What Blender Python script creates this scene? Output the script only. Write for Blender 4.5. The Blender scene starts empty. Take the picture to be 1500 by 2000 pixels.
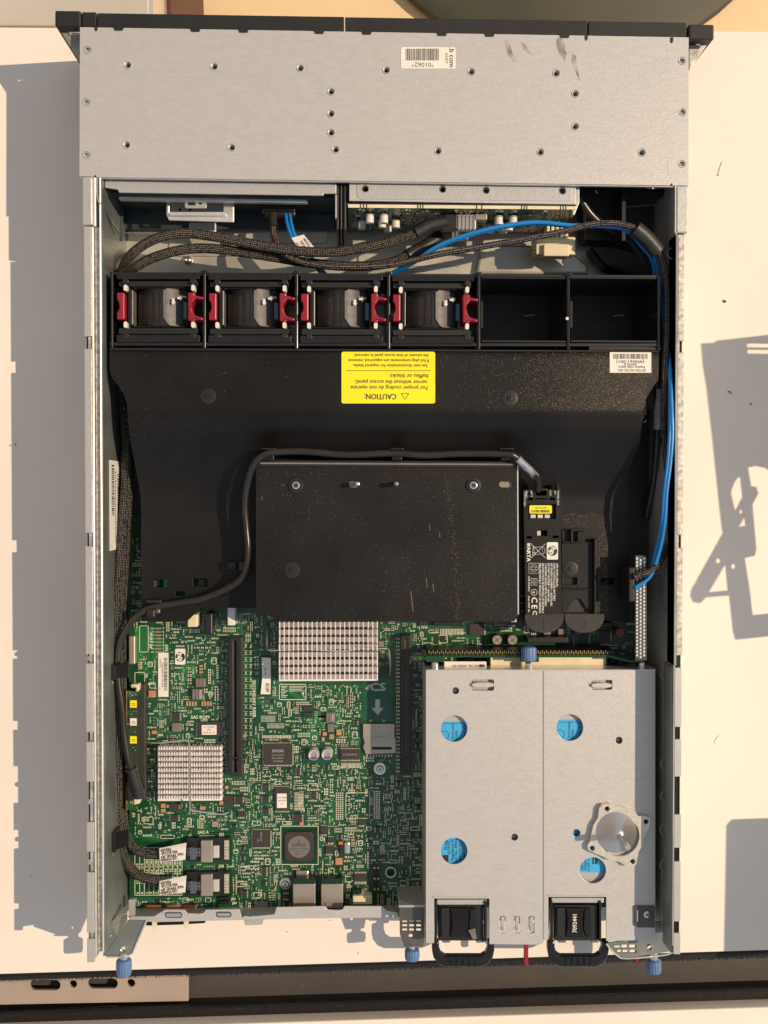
import bpy, math, random, bmesh
from mathutils import Vector, Matrix
from mathutils.geometry import tessellate_polygon
import numpy as np
random.seed(7)
sc = bpy.context.scene
COL = sc.collection
# ---------------------------------------------------------------- camera
FPX = 2055.0; CAMZ = 0.857
NADIR = (686.0, 965.0)
dc = Vector(((NADIR[0]-750)/FPX, -(NADIR[1]-1000)/FPX, -1)).normalized()
ROT = dc.rotation_difference(Vector((0, 0, -1))).to_matrix()
cam_d = bpy.data.cameras.new('camera'); cam = bpy.data.objects.new('camera', cam_d); COL.objects.link(cam)
cam.matrix_world = Matrix.Translation((0, 0, CAMZ)) @ ROT.to_4x4()
cam_d.sensor_fit = 'VERTICAL'; cam_d.sensor_height = 36; cam_d.lens = FPX/2000*36
cam_d.clip_start = 0.02; cam_d.clip_end = 50
sc.camera = cam
sc.render.resolution_x = 768; sc.render.resolution_y = 1024
# ---------------------------------------------------------------- light
w = bpy.data.worlds.new('World'); sc.world = w; w.use_nodes = True
nt = w.node_tree; bg = nt.nodes['Background']
tc = nt.nodes.new('ShaderNodeTexCoord'); sp = nt.nodes.new('ShaderNodeSeparateXYZ')
rp = nt.nodes.new('ShaderNodeValToRGB'); mr = nt.nodes.new('ShaderNodeMapRange')
dt = nt.nodes.new('ShaderNodeVectorMath'); dt.operation = 'DOT_PRODUCT'; dt.inputs[1].default_value = (0.90, -0.42, 0.0)
nt.links.new(tc.outputs['Generated'], dt.inputs[0]); nt.links.new(dt.outputs['Value'], mr.inputs[0])   # window side (right, slightly near) is cool and brighter, room side warm and dim
mr.inputs[1].default_value = -1; mr.inputs[2].default_value = 1
rp.color_ramp.elements[0].color = (0.66, 0.53, 0.43, 1); rp.color_ramp.elements[0].position = 0.05
rp.color_ramp.elements[1].color = (0.58, 0.80, 1.0, 1); rp.color_ramp.elements[1].position = 0.95
e = rp.color_ramp.elements.new(0.5); e.color = (0.70, 0.72, 0.77, 1)
nt.links.new(mr.outputs[0], rp.inputs[0]); nt.links.new(rp.outputs[0], bg.inputs[0])
bg.inputs[1].default_value = 0.57
LDIR = Vector((0.90, 0.10, 1.0)).normalized()
sl = bpy.data.lights.new('low_light_through_window', 'SPOT'); so = bpy.data.objects.new('low_light_through_window', sl); COL.objects.link(so)
so.location = LDIR*14.0; so.rotation_euler = LDIR.to_track_quat('Z', 'Y').to_euler()
sl.energy = 9400; sl.spot_size = math.radians(24); sl.spot_blend = 0.1; sl.shadow_soft_size = 0.045; sl.color = (1.0, 0.775, 0.53)
sc.view_settings.view_transform = 'Standard'; sc.view_settings.look = 'None'; sc.view_settings.exposure = 0; sc.view_settings.gamma = 1
# ---------------------------------------------------------------- helpers
TOP = .087
def W(px, py, z):
    r = ROT @ Vector(((px-750)/FPX, -(py-1000)/FPX, -1)); t = (z-CAMZ)/r.z
    return Vector((r.x*t, r.y*t, z))
def S(n, z): return n*(CAMZ-z)/FPX
def rect(x0, y0, x1, y1): return [(x0, y0), (x1, y0), (x1, y1), (x0, y1)]
def circ(x, y, r, n=20, ry=None): return [(x+r*math.cos(2*math.pi*i/n), y+(ry or r)*math.sin(2*math.pi*i/n)) for i in range(n)]
def rrect(x0, y0, x1, y1, r, n=4):
    o = []
    for cx, cy, a in ((x1-r, y0+r, -90), (x1-r, y1-r, 0), (x0+r, y1-r, 90), (x0+r, y0+r, 180)):
        for i in range(n+1):
            t = math.radians(a+90*i/n); o.append((cx+r*math.cos(t), cy+r*math.sin(t)))
    return o
def catmull(pts, n=8):
    P = [Vector(p) for p in pts]; P = [P[0]*2-P[1]]+P+[P[-1]*2-P[-2]]; out = []
    for i in range(1, len(P)-2):
        a, b, c, d = P[i-1:i+3]
        for k in range(n):
            t = k/n
            out.append(0.5*((2*b)+(c-a)*t+(2*a-5*b+4*c-d)*t*t+(3*b-a-3*c+d)*t**3))
    out.append(P[-2]); return out
WL = {}
class MB:
    def __init__(s): s.v = []; s.f = []; s.uv = {}
    def raw(s, vs, fs):
        n = len(s.v); s.v += [tuple(v) for v in vs]; s.f += [tuple(i+n for i in f) for f in fs]
    def wbox(s, x0, y0, z0, x1, y1, z1):
        x0, x1 = min(x0, x1), max(x0, x1); y0, y1 = min(y0, y1), max(y0, y1)
        s.raw([(x0, y0, z0), (x1, y0, z0), (x1, y1, z0), (x0, y1, z0), (x0, y0, z1), (x1, y0, z1), (x1, y1, z1), (x0, y1, z1)],
              [(0, 3, 2, 1), (4, 5, 6, 7), (0, 1, 5, 4), (1, 2, 6, 5), (2, 3, 7, 6), (3, 0, 4, 7)])
    def box(s, x0, y0, x1, y1, z0, z1):
        a = (W(x0, y0, z1)+W(x0, y1, z1))/2; b = (W(x1, y0, z1)+W(x1, y1, z1))/2
        c = (W(x0, y0, z1)+W(x1, y0, z1))/2; d = (W(x0, y1, z1)+W(x1, y1, z1))/2
        s.wbox(a.x, d.y, z0, b.x, c.y, z1); return s
    def obox(s, cx, cy, lx, ly, rot, z0, z1):   # rotated box in px
        t = math.radians(rot); c, q = math.cos(t), math.sin(t)
        s.prism([(cx+u*c+v*q, cy-u*q+v*c) for u, v in ((-lx/2, -ly/2), (lx/2, -ly/2), (lx/2, ly/2), (-lx/2, ly/2))], z0, z1); return s
    def prism(s, outer, z0, z1, holes=(), px=True):
        loops = []
        for L in [outer]+list(holes):
            P = [W(p[0], p[1], z1) for p in L] if px else [Vector((p[0], p[1], z1)) for p in L]
            ar = sum(P[i].x*P[(i+1) % len(P)].y-P[(i+1) % len(P)].x*P[i].y for i in range(len(P)))
            if (ar < 0) == (len(loops) == 0): P.reverse()
            loops.append(P)
        flat = [p for L in loops for p in L]; n = len(flat)
        tr = tessellate_polygon(loops)
        fs = []
        for a, b, c in tr:
            A, B, C_ = flat[a], flat[b], flat[c]
            ccw = (B.x-A.x)*(C_.y-A.y)-(B.y-A.y)*(C_.x-A.x)
            if abs(ccw) < 1e-14: continue
            if ccw < 0: a, c = c, a
            fs += [(a, b, c), (c+n, b+n, a+n)]
        o = 0
        for L in loops:
            m = len(L)
            for i in range(m):
                j = (i+1) % m; fs.append((o+i, o+i+n, o+j+n, o+j))
            o += m
        s.raw([(p.x, p.y, z1) for p in flat]+[(p.x, p.y, z0) for p in flat], fs); return s
    def lathe(s, x, y, prof, n=20, px=True, zref=None):   # prof: [(r, z)] r in px if px
        if px:
            c = W(x, y, zref if zref is not None else max(p[1] for p in prof)); sc_ = S(1, c.z)
        else: c = Vector((x, y, 0)); sc_ = 1
        vs = []; fs = []
        for r, z in prof:
            for i in range(n):
                a = 2*math.pi*i/n; vs.append((c.x+r*sc_*math.cos(a), c.y+r*sc_*math.sin(a), z))
        for k in range(len(prof)-1):
            for i in range(n):
                j = (i+1) % n; fs.append((k*n+i, k*n+j, (k+1)*n+j, (k+1)*n+i))
        fs.append(tuple(range(n))[::-1]); fs.append(tuple((len(prof)-1)*n+i for i in range(n)))
        s.raw(vs, fs); return s
    def cyl(s, x, y, r, z0, z1, n=20): return s.lathe(x, y, [(r, z0), (r, z1)], n)
    def wcyl(s, a, b, r, n=14, r2=None):
        s.tube([a, b], r, n, world=True, smooth=0, r2=r2); return s
    def tube(s, pts, r, n=10, world=False, smooth=8, flat=1.0, r2=None):
        if not world: pts = [W(*p) for p in pts]
        if smooth: pts = catmull(pts, smooth)
        pts = [Vector(p) for p in pts]
        base = len(s.v); vs = []; L = 0; fs = []
        up = Vector((0, 0, 1))
        for i, p in enumerate(pts):
            d = (pts[min(i+1, len(pts)-1)]-pts[max(i-1, 0)]).normalized()
            if i: L += (p-pts[i-1]).length
            sd = d.cross(up)
            if sd.length < .05: sd = d.cross(Vector((0, 1, 0)))
            sd.normalize(); nn = sd.cross(d).normalized()
            rr = r if r2 is None else r+(r2-r)*i/(len(pts)-1)
            for k in range(n+1):
                a = 2*math.pi*k/n
                vs.append(p+sd*rr*math.cos(a)+nn*rr*flat*math.sin(a)); s.uv[base+len(vs)-1] = (k/n, L)
        for i in range(len(pts)-1):
            for k in range(n): fs.append((i*(n+1)+k, i*(n+1)+k+1, (i+1)*(n+1)+k+1, (i+1)*(n+1)+k))
        fs.append(tuple(range(n))[::-1]); e_ = (len(pts)-1)*(n+1); fs.append(tuple(e_+k for k in range(n)))
        s.raw(vs, fs); return s
    def build(s, name, mat, parent=None, bevel=0, smooth=False, kind=None, label=None, cat=None, group=None, seg=2):
        xs = np.array(s.v); lo = xs.min(0); hi = xs.max(0); c = Vector(((lo[0]+hi[0])/2, (lo[1]+hi[1])/2, lo[2]))
        me = bpy.data.meshes.new(name); me.from_pydata([tuple(Vector(v)-c) for v in s.v], [], s.f)
        if s.uv:
            ul = me.uv_layers.new(name='UVMap')
            for li, l in enumerate(me.loops): ul.data[li].uv = s.uv.get(l.vertex_index, (0, 0))
        me.materials.append(mat)
        if smooth:
            me.shade_smooth(); me.set_sharp_from_angle(angle=math.radians(40))
        o = bpy.data.objects.new(name, me); COL.objects.link(o); o.location = c
        if bevel:
            m = o.modifiers.new('bevel', 'BEVEL'); m.width = bevel; m.segments = seg; m.limit_method = 'ANGLE'; m.angle_limit = math.radians(40)
        fin(o, c, parent, kind, label, cat, group); return o
def fin(o, c, parent=None, kind=None, label=None, cat=None, group=None):
    WL[o.name] = Vector(c)
    if parent is not None:
        o.parent = parent; o.matrix_parent_inverse = Matrix.Translation(-WL[parent.name])
    if kind: o['kind'] = kind
    if label: o['label'] = label
    if cat: o['category'] = cat
    if group: o['group'] = group
def thing(name, loc, label, cat, group=None):
    o = bpy.data.objects.new(name, None); COL.objects.link(o); o.location = loc; o.empty_display_size = .01
    fin(o, Vector(loc), None, None, label, cat, group); return o
KIDS = {}
def kids(o): return [c for c in bpy.data.objects if c.parent == o]
def copy_tree(o, delta=None, parent=None, label=None):
    c = o.copy(); COL.objects.link(c)
    if delta is not None: c.location = o.location+Vector(delta)
    WL[c.name] = WL[o.name].copy()
    if parent is not None: c.parent = parent; c.matrix_parent_inverse = o.matrix_parent_inverse.copy()
    if label: c['label'] = label
    for k in kids(o): copy_tree(k, None, c)
    return c
# ---------------------------------------------------------------- materials
def lin(r, g, b):
    f = lambda u: (u/255/12.92) if u/255 <= .04045 else ((u/255+.055)/1.055)**2.4
    return (f(r), f(g), f(b), 1)
def N(nt, t, **k):
    n = nt.nodes.new(t)
    for a, b in k.items(): setattr(n, a, b)
    return n
def mat(name, col, rough=.5, metal=0, var=.08, vscale=60, bump=0, bscale=300, stretch=(1, 1, 1), speck=0, spscale=900, speckcol=(.5, .42, .3, 1), col2=None, coat=0, rvar=0, spec=None):
    m = bpy.data.materials.new(name); m.use_nodes = True; t = m.node_tree; L = t.links.new
    b = t.nodes['Principled BSDF']; b.inputs['Roughness'].default_value = rough; b.inputs['Metallic'].default_value = metal
    if spec is not None: b.inputs['Specular IOR Level'].default_value = spec
    if coat: b.inputs['Coat Weight'].default_value = coat
    tcn = N(t, 'ShaderNodeTexCoord'); mp = N(t, 'ShaderNodeMapping'); mp.inputs['Scale'].default_value = stretch
    L(tcn.outputs['Object'], mp.inputs[0])
    nz = N(t, 'ShaderNodeTexNoise'); nz.inputs['Scale'].default_value = vscale; nz.inputs['Detail'].default_value = 6
    L(mp.outputs[0], nz.inputs['Vector'])
    mx = N(t, 'ShaderNodeMix', data_type='RGBA')
    c2 = col2 or tuple(min(1, u*(1+var*2)) for u in col[:3])+(1,)
    c1 = col if col2 else tuple(u*(1-var*2) for u in col[:3])+(1,)
    mrn = N(t, 'ShaderNodeMapRange'); mrn.inputs[1].default_value = .3; mrn.inputs[2].default_value = .7
    L(nz.outputs['Fac'], mrn.inputs[0]); L(mrn.outputs[0], mx.inputs['Factor'])
    mx.inputs['A'].default_value = c1; mx.inputs['B'].default_value = c2
    out = mx.outputs['Result']
    if rvar:
        m2 = N(t, 'ShaderNodeMapRange'); m2.inputs[3].default_value = rough-rvar; m2.inputs[4].default_value = rough+rvar
        L(nz.outputs['Fac'], m2.inputs[0]); L(m2.outputs[0], b.inputs['Roughness'])
    if speck:
        vo = N(t, 'ShaderNodeTexVoronoi'); vo.inputs['Scale'].default_value = spscale; L(tcn.outputs['Object'], vo.inputs['Vector'])
        n2 = N(t, 'ShaderNodeTexNoise'); n2.inputs['Scale'].default_value = 14; n2.inputs['Detail'].default_value = 3; L(tcn.outputs['Object'], n2.inputs['Vector'])
        th = N(t, 'ShaderNodeMath', operation='MULTIPLY'); th.inputs[1].default_value = .75*speck; L(n2.outputs['Fac'], th.inputs[0])
        lt = N(t, 'ShaderNodeMath', operation='LESS_THAN'); L(vo.outputs['Distance'], lt.inputs[0])
        # only some cells carry a grain of dust
        sx = N(t, 'ShaderNodeSeparateColor'); L(vo.outputs['Color'], sx.inputs[0])
        pw = N(t, 'ShaderNodeMath', operation='POWER'); pw.inputs[1].default_value = 3; L(sx.outputs[0], pw.inputs[0])
        mu = N(t, 'ShaderNodeMath', operation='MULTIPLY'); L(th.outputs[0], mu.inputs[0]); L(pw.outputs[0], mu.inputs[1]); L(mu.outputs[0], lt.inputs[1])
        m3 = N(t, 'ShaderNodeMix', data_type='RGBA'); L(lt.outputs[0], m3.inputs['Factor']); L(out, m3.inputs['A']); m3.inputs['B'].default_value = speckcol
        out = m3.outputs['Result']
    L(out, b.inputs['Base Color'])
    if bump:
        n3 = N(t, 'ShaderNodeTexNoise'); n3.inputs['Scale'].default_value = bscale; n3.inputs['Detail'].default_value = 4; L(mp.outputs[0], n3.inputs['Vector'])
        bp = N(t, 'ShaderNodeBump'); bp.inputs['Strength'].default_value = bump; bp.inputs['Distance'].default_value = .0005
        L(n3.outputs['Fac'], bp.inputs['Height']); L(bp.outputs[0], b.inputs['Normal'])
    return m
def braid(name, base, fleck, fr=9, fl=420, wd=.35):
    m = bpy.data.materials.new(name); m.use_nodes = True; t = m.node_tree; L = t.links.new
    b = t.nodes['Principled BSDF']; b.inputs['Roughness'].default_value = .42
    uv = N(t, 'ShaderNodeUVMap'); s = N(t, 'ShaderNodeSeparateXYZ'); L(uv.outputs[0], s.inputs[0])
    def M(op, a, c=None):
        n = N(t, 'ShaderNodeMath', operation=op)
        for i, q in enumerate((a, c)):
            if q is None: continue
            if isinstance(q, (int, float)): n.inputs[i].default_value = q
            else: L(q, n.inputs[i])
        return n.outputs[0]
    u = M('MULTIPLY', s.outputs[0], 2*math.pi*fr); v = M('MULTIPLY', s.outputs[1], 2*math.pi*fl)
    s1 = M('SINE', M('ADD', u, v)); s2 = M('SINE', M('SUBTRACT', u, v))
    pr = M('MULTIPLY', s1, s2); h = M('GREATER_THAN', pr, wd)
    nz = N(t, 'ShaderNodeTexNoise'); nz.inputs['Scale'].default_value = 500; tcn = N(t, 'ShaderNodeTexCoord'); L(tcn.outputs['Object'], nz.inputs[0])
    h2 = M('MULTIPLY', h, M('GREATER_THAN', nz.outputs['Fac'], .43))
    mx = N(t, 'ShaderNodeMix', data_type='RGBA'); L(h2, mx.inputs['Factor']); mx.inputs['A'].default_value = base; mx.inputs['B'].default_value = fleck
    L(mx.outputs['Result'], b.inputs['Base Color'])
    bp = N(t, 'ShaderNodeBump'); bp.inputs['Strength'].default_value = .7; bp.inputs['Distance'].default_value = .0004
    L(pr, bp.inputs['Height']); L(bp.outputs[0], b.inputs['Normal'])
    return m
galv = mat('galvanised_steel', (.48, .48, .475, 1), .42, .35, .02, 420, .3, 900, stretch=(1, .4, 1), rvar=.025)
galv_x = mat('galvanised_steel_cross_grain', (.55, .535, .525, 1), .42, .35, .02, 420, .3, 900, stretch=(.35, 1, 1), rvar=.025)
galv_pan = mat('spangled_steel', (.55, .53, .48, 1), .36, .45, .10, 30, .1, 200, rvar=.12)
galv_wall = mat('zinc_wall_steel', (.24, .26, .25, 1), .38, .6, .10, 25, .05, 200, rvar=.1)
rough_edge = mat('worn_zinc_flange', (.46, .43, .41, 1), .5, .4, .22, 260, .4, 900)
bright = mat('bright_edge_steel', (.85, .83, .79, 1), .28, .7, .04, 100)
chrome = mat('nickel_plating', (.72, .71, .69, 1), .2, .9, .04, 100)
blackp = mat('black_plastic', (.014, .013, .0135, 1), .38, 0, .1, 60, .15, 1500)
blackg = mat('glossy_black_plastic', (.010, .010, .011, 1), .2, 0, .1, 60)
blackm = mat('matt_black_plastic', (.0075, .0066, .0064, 1), .38, 0, .35, 12, .3, 1800, speck=.2, spscale=1100, speckcol=(.22, .19, .15, 1), spec=.3)
blackd = mat('dusty_black_panel', (.0085, .0072, .0068, 1), .42, 0, .35, 18, .3, 1500, speck=.42, spscale=900, speckcol=(.30, .25, .18, 1), spec=.3)
bezelm = mat('bezel_plastic', (.010, .010, .011, 1), .55, 0, .15, 40, .2, 1500)
deskm = mat('white_desk_laminate', (.83, .755, .685, 1), .62, 0, .03, 5, .12, 1400, rvar=.04, spec=.25)
redp = mat('wine_red_plastic', (.30, .010, .028, 1), .35, 0, .06, 60)
greyfan = mat('smoked_grey_plastic', (.20, .19, .185, 1), .4, .3, .15, 60, stretch=(.2, 1, 1))
smoke = mat('dark_fan_shroud', (.028, .024, .022, 1), .22, 0, .2, 40)
white_pl = mat('white_nylon', (.75, .72, .66, 1), .4, 0, .03, 60)
cream_pl = mat('cream_connector_plastic', (.74, .66, .46, 1), .45, 0, .05, 60)
bluek = mat('blue_knob_plastic', (.10, .19, .38, 1), .4, 0, .06, 60)
bluec = mat('blue_cable_jacket', (.012, .22, .62, 1), .3, 0, .05, 60)
bluel = mat('blue_print_label', (.05, .42, .80, 1), .42, 0, .02, 30)
paper = mat('white_paper_label', (.80, .76, .70, 1), .5, 0, .03, 60)
yellow = mat('yellow_label', (.90, .80, .01, 1), .45, 0, .02, 30)
ink = mat('black_ink', (.02, .02, .02, 1), .5, 0, 0, 30)
whiteink = mat('white_ink', (.72, .72, .68, 1), .5, 0, 0, 30)
greyink = mat('grey_ink', (.30, .30, .30, 1), .5, 0, 0, 30)
jacket = mat('black_cable_jacket', (.022, .019, .018, 1), .3, 0, .1, 60)
shrink = mat('heat_shrink_sleeve', (.028, .026, .026, 1), .45, 0, .15, 90, .4, 300)
braid_m = braid('braided_sleeve', (.006, .0055, .005, 1), (.72, .60, .45, 1), 9, 400, .84)
braid_f = braid('fine_braided_sleeve', (.012, .010, .010, 1), (.55, .45, .45, 1), 5, 440, .72)
braid_r = braid('red_flecked_sleeve', (.014, .008, .008, 1), (.30, .07, .05, 1), 5, 500, .35)
pcb = mat('green_solder_mask', (.005, .044, .016, 1), .28, 0, .25, 14, col2=(.013, .088, .030, 1))
pcbdk = mat('dark_green_solder_mask', (.004, .030, .016, 1), .3, 0, .25, 30)
trace = mat('copper_under_mask', (.022, .15, .045, 1), .3, 0, .1, 60)
silk = mat('silkscreen_white', (.78, .80, .64, 1), .55, 0, .05, 60)
solder = mat('solder_tin', (.74, .69, .57, 1), .35, .2, .1, 200)
smd_dk = mat('black_resistor_body', (.022, .018, .016, 1), .45, 0, .1, 200)
smd_tan = mat('tan_ceramic_body', (.36, .26, .17, 1), .45, 0, .15, 200)
smd_or = mat('orange_ceramic_body', (.50, .25, .14, 1), .45, 0, .1, 200)
chipm = mat('chip_epoxy', (.040, .033, .030, 1), .42, 0, .08, 100, .15, 1500)
gold = mat('gold_contact', (.70, .48, .18, 1), .3, .9, .05, 100)
copper = mat('orange_copper_pad', (.65, .20, .04, 1), .4, .2, .12, 100)
alu = mat('aluminium_fins', (.86, .80, .77, 1), .42, .12, .05, 100)
slotm = mat('slot_plastic', (.020, .016, .015, 1), .4, 0, .1, 60)
canm = mat('tin_can', (.42, .37, .32, 1), .35, .55, .05, 60)
purple = mat('purple_mark', (.16, .08, .30, 1), .4, 0, 0, 60)
ferrite = mat('grey_ferrite', (.20, .17, .16, 1), .5, .1, .08, 100)
woodm = mat('pale_wood', (.80, .61, .38, 1), .5, 0, .06, 4, stretch=(.2, 1, 1))
green_dk = mat('olive_green_vinyl', (.050, .050, .030, 1), .6, 0, .1, 10)
maroon = mat('dark_maroon', (.055, .008, .006, 1), .5, 0, .1, 20)
greylam = mat('grey_laminate', (.52, .49, .44, 1), .45, 0, .03, 10)
traym = mat('brown_grey_tray', (.060, .053, .047, 1), .6, 0, .05, 20)
beige = mat('taupe_painted_rail', (.40, .32, .265, 1), .5, 0, .03, 20)
bristm = mat('black_bristle', (.012, .009, .008, 1), .35, 0, .2, 400)
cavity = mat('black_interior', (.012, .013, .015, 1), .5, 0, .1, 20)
bluesteel = mat('dark_blue_grey_steel', (.06, .075, .09, 1), .4, .5, .1, 20)
# ---------------------------------------------------------------- text
_tc = {}
def glyphs(s):
    if s not in _tc:
        cu = bpy.data.curves.new('text', 'FONT'); cu.body = s; cu.resolution_u = 2; cu.align_x = 'CENTER'; cu.align_y = 'CENTER'
        ob = bpy.data.objects.new('text', cu); COL.objects.link(ob); bpy.context.view_layer.update()
        me = bpy.data.meshes.new_from_object(ob.evaluated_get(bpy.context.evaluated_depsgraph_get()))
        _tc[s] = ([tuple(v.co) for v in me.vertices], [tuple(p.vertices) for p in me.polygons])
        bpy.data.objects.remove(ob); bpy.data.curves.remove(cu); bpy.data.meshes.remove(me)
    return _tc[s]
def text(mb, s, px, py, size, z, rot=0, sx=1.0, bold=0, width=None):
    v, f = glyphs(s)
    if not v: return
    if width:
        ww = max(a[0] for a in v)-min(a[0] for a in v); sx = width/(ww*size)
    c = W(px, py, z); k = S(size, z); t = math.radians(rot); co, si = math.cos(t), math.sin(t)
    offs = [(0, 0)] if not bold else [(-bold, 0), (bold, 0), (0, bold)]
    for n, (ox, oy) in enumerate(offs):
        mb.raw([(c.x+((x*sx+ox)*co-(y+oy)*si)*k, c.y+((x*sx+ox)*si+(y+oy)*co)*k, z+n*2e-6) for x, y, _ in v], f)
def barcode(mb, x0, y0, x1, y1, z, vert=False, seed=1):
    r = random.Random(seed); a, b = (y0, y1) if vert else (x0, x1); p = a
    while p < b:
        wd = r.choice((.6, .6, 1.1, 1.7)); q = min(p+wd, b)
        L = rect(x0, p, x1, q) if vert else rect(p, y0, q, y1)
        mb.prism(L, z-2e-5, z)
        p = q+r.choice((.6, .6, 1.2))
# ================================================================ SETTING
def st(mb, name, m, **k): return mb.build(name, m, kind='structure', **k)
# desk slab: near edge px line (0,1903)-(1500,1856); far edge y 54 / 62
dA, dB = W(-900, 1931, 0), W(2400, 1828, 0); dC, dD = W(2400, 66, 0), W(-900, 48, 0)
m = MB(); m.prism([(dA.x, dA.y), (dB.x, dB.y), (dC.x, dC.y), (dD.x, dD.y)], -.022, 0, px=False); st(m, 'desk_top', deskm, bevel=.001)
m = MB(); m.wbox(-2.5, -2.5, -.36, 2.5, 2.5, -.34); st(m, 'wood_floor', woodm)
# second desk behind, pale strip
# cable slot behind the desk: tray floor, brushes, rail
def lerp(a, b, t): return a+(b-a)*t
slope = (1856-1903)/1500
def ln(y0, x): return y0+slope*x      # px line parallel to the desk edge
m = MB(); m.prism([(-500, ln(1900, -500)), (2000, ln(1900, 2000)), (2000, ln(2300, 2000)), (-500, ln(2300, -500))], -.035, -.03); st(m, 'cable_tray', traym)
t = thing('mounting_rail', W(180, 1935, -.018), 'taupe steel rail with oval holes lying in the cable slot below the desk edge', 'rail')
hl = [rrect(58, 1914, 118, 1934, 9.5), circ(143, 1922, 7.5, 16), rrect(171, 1911, 230, 1931, 9.5), circ(256, 1920, 8, 16)]
MB().prism([(-300, 1915), (368, 1904), (368, 1955), (-300, 1968)], -.021, -.018, holes=hl).build('top_plate', beige, t, bevel=.0006)
MB().prism([(-300, 1912), (368, 1901), (368, 1905), (-300, 1916)], -.0295, -.0181).build('front_flange', beige, t)
m = MB(); m.prism([(18, 1976), (230, 1966), (230, 1972), (25, 1984)], -.0295, -.027); m.build('lower_strip', greylam, t)
def brush(name, y0, length, z, lab, seed, down, n=2600):
    r = random.Random(seed); t = thing(name, W(750, ln(y0, 750), z), lab, 'brush strip')
    hb = MB(); hb.prism([(-400, ln(y0-2, -400)), (1900, ln(y0-2, 1900)), (1900, ln(y0+3, 1900)), (-400, ln(y0+3, -400))], z-.004, z)
    hb.build('holder', blackm, t)
    b = MB()
    b.prism([(-400, ln(y0+2, -400)), (1900, ln(y0+2, 1900)), (1900, ln(y0+length-3, 1900)), (-400, ln(y0+length-3, -400))], z-.0035, z-.0015)
    for i in range(n):
        x = r.uniform(-60, 1560); y = ln(y0+1, x); dx = r.gauss(0, 1.2); l = length*r.uniform(.75, 1.05)
        if r.random() < .04: dx *= 3.5
        p = W(x, y, z-.001-r.random()*.002); q = W(x+dx, y+l, z-.002-r.random()*down); wv = Vector((.00016, 0, .0001))
        b.raw([p-wv, p+wv, q+wv*.7, q-wv*.7], [(0, 1, 2, 3)])
    b.build('bristles', bristm, t, kind='stuff')
brush('brush_strip', 1905, 13, -.004, 'short black bristle strip fixed along the near edge of the white desk', 3, .004)
brush('brush_strip', 1979, 36, -.012, 'deep black bristle strip across the very bottom of the picture', 4, .01, 3800)
m = MB(); m.prism([(-500, ln(2014, -500)), (2000, ln(2014, 2000)), (2000, ln(2500, 2000)), (-500, ln(2500, -500))], -.03, 0); st(m, 'facing_desk_edge', deskm, bevel=.002)
# beyond the far desk edge
t = thing('side_cabinet', W(130, 20, -.02), 'grey laminate cabinet top behind the far left corner of the desk', 'cabinet')
MB().prism([(-700, -420), (277, -420), (293, 45), (293, 52), (-700, 46)], -.339, -.03).build('cabinet_top', greylam, t, bevel=.002)
MB().prism([(277, -420), (288, -420), (300, 50), (293, 50)], -.339, -.031).build('edge_trim', bright, t)
t = MB().prism([(292, -300), (322, -300), (334, 40), (300, 46)], -.339, -.10); t.build('post', maroon, label='dark maroon post between the grey cabinet and the pale wood floor', cat='post')
t = MB().lathe(1119, -360, [(462, -.3395), (470, -.333), (466, -.322), (440, -.316), (0.1, -.314)], 64)
t.build('floor_cushion', green_dk, label='round olive green floor cushion on the pale wood behind the server front', cat='cushion', smooth=True)
# objects right of the frame that throw their shadow on the desk: sheet metal bracket and a box
def shadow_plate(x0, lean, pts, holes, z_off=0):
    # pts px of the shadow on the desk -> upright plate (plane leaning by 'lean') in the light's path
    ux, uy = LDIR.x/LDIR.z, LDIR.y/LDIR.z
    def pt(p):
        s = W(p[0], p[1], 0); z = (x0-s.x+lean*s.y)/ux; return Vector((s.x+ux*z, s.y+uy*z, z))
    loops = [[pt(p) for p in L] for L in [pts]+holes]
    th = Vector((.0012, 0, 0)); flat = [p for L in loops for p in L]; n = len(flat)
    tr = tessellate_polygon([[Vector((p.y, p.z, 0)) for p in L] for L in loops])
    fs = [tuple(a) for a in tr]+[tuple(i+n for i in a[::-1]) for a in tr]; o = 0
    for L in loops:
        k = len(L); fs += [(o+i, o+(i+1) % k, o+(i+1) % k+n, o+i+n) for i in range(k)]; o += k
    b = MB(); b.raw([p for p in flat]+[p+th for p in flat], fs); return b
bpts = [(1354, 677), (1380, 675), (1386, 671), (1760, 625), (1760, 1215), (1424, 1245), (1419, 1230), (1415, 1195), (1411, 1160),
        (1363, 1163), (1352, 1174), (1340, 1172), (1334, 1160), (1336, 1148), (1398, 1040), (1395, 1022), (1388, 960), (1376, 850), (1365, 760), (1358, 720)]
bh = [rrect(1443, 676, 1492, 683, 3), rrect(1444, 688, 1493, 695, 3),
      [(1418, 945), (1425, 934), (1432, 931), (1437, 971), (1421, 1000), (1412, 962)], [(1441, 1006), (1443, 1026), (1428, 1028)],
      [(1446, 914), (1462, 911), (1480, 914), (1495, 922), (1530, 960), (1560, 1000), (1570, 1188), (1456, 1198), (1450, 1150), (1440, 1088), (1460, 1084), (1463, 1072), (1455, 985), (1467, 963), (1462, 951), (1452, 949)],
      [(1403, 1097), (1408, 1150), (1369, 1153)], circ(1388, 1093, 5, 12), circ(1418, 1104, 5, 12), circ(1433, 999, 4, 10)]
b = shadow_plate(.47, .06, bpts, bh)
b.build('sheet_metal_bracket', galv, label='upright steel bracket with slots standing right of the server, seen by its shadow', cat='bracket')
b = shadow_plate(.47, -.02, [(1405, 1600), (1416, 1589), (1760, 1588), (1760, 1848), (1400, 1858), (1403, 1700)], [])
b.build('flat_panel', blackp, label='flat rounded panel standing right of the desk corner, seen by its shadow', cat='panel')
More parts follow.
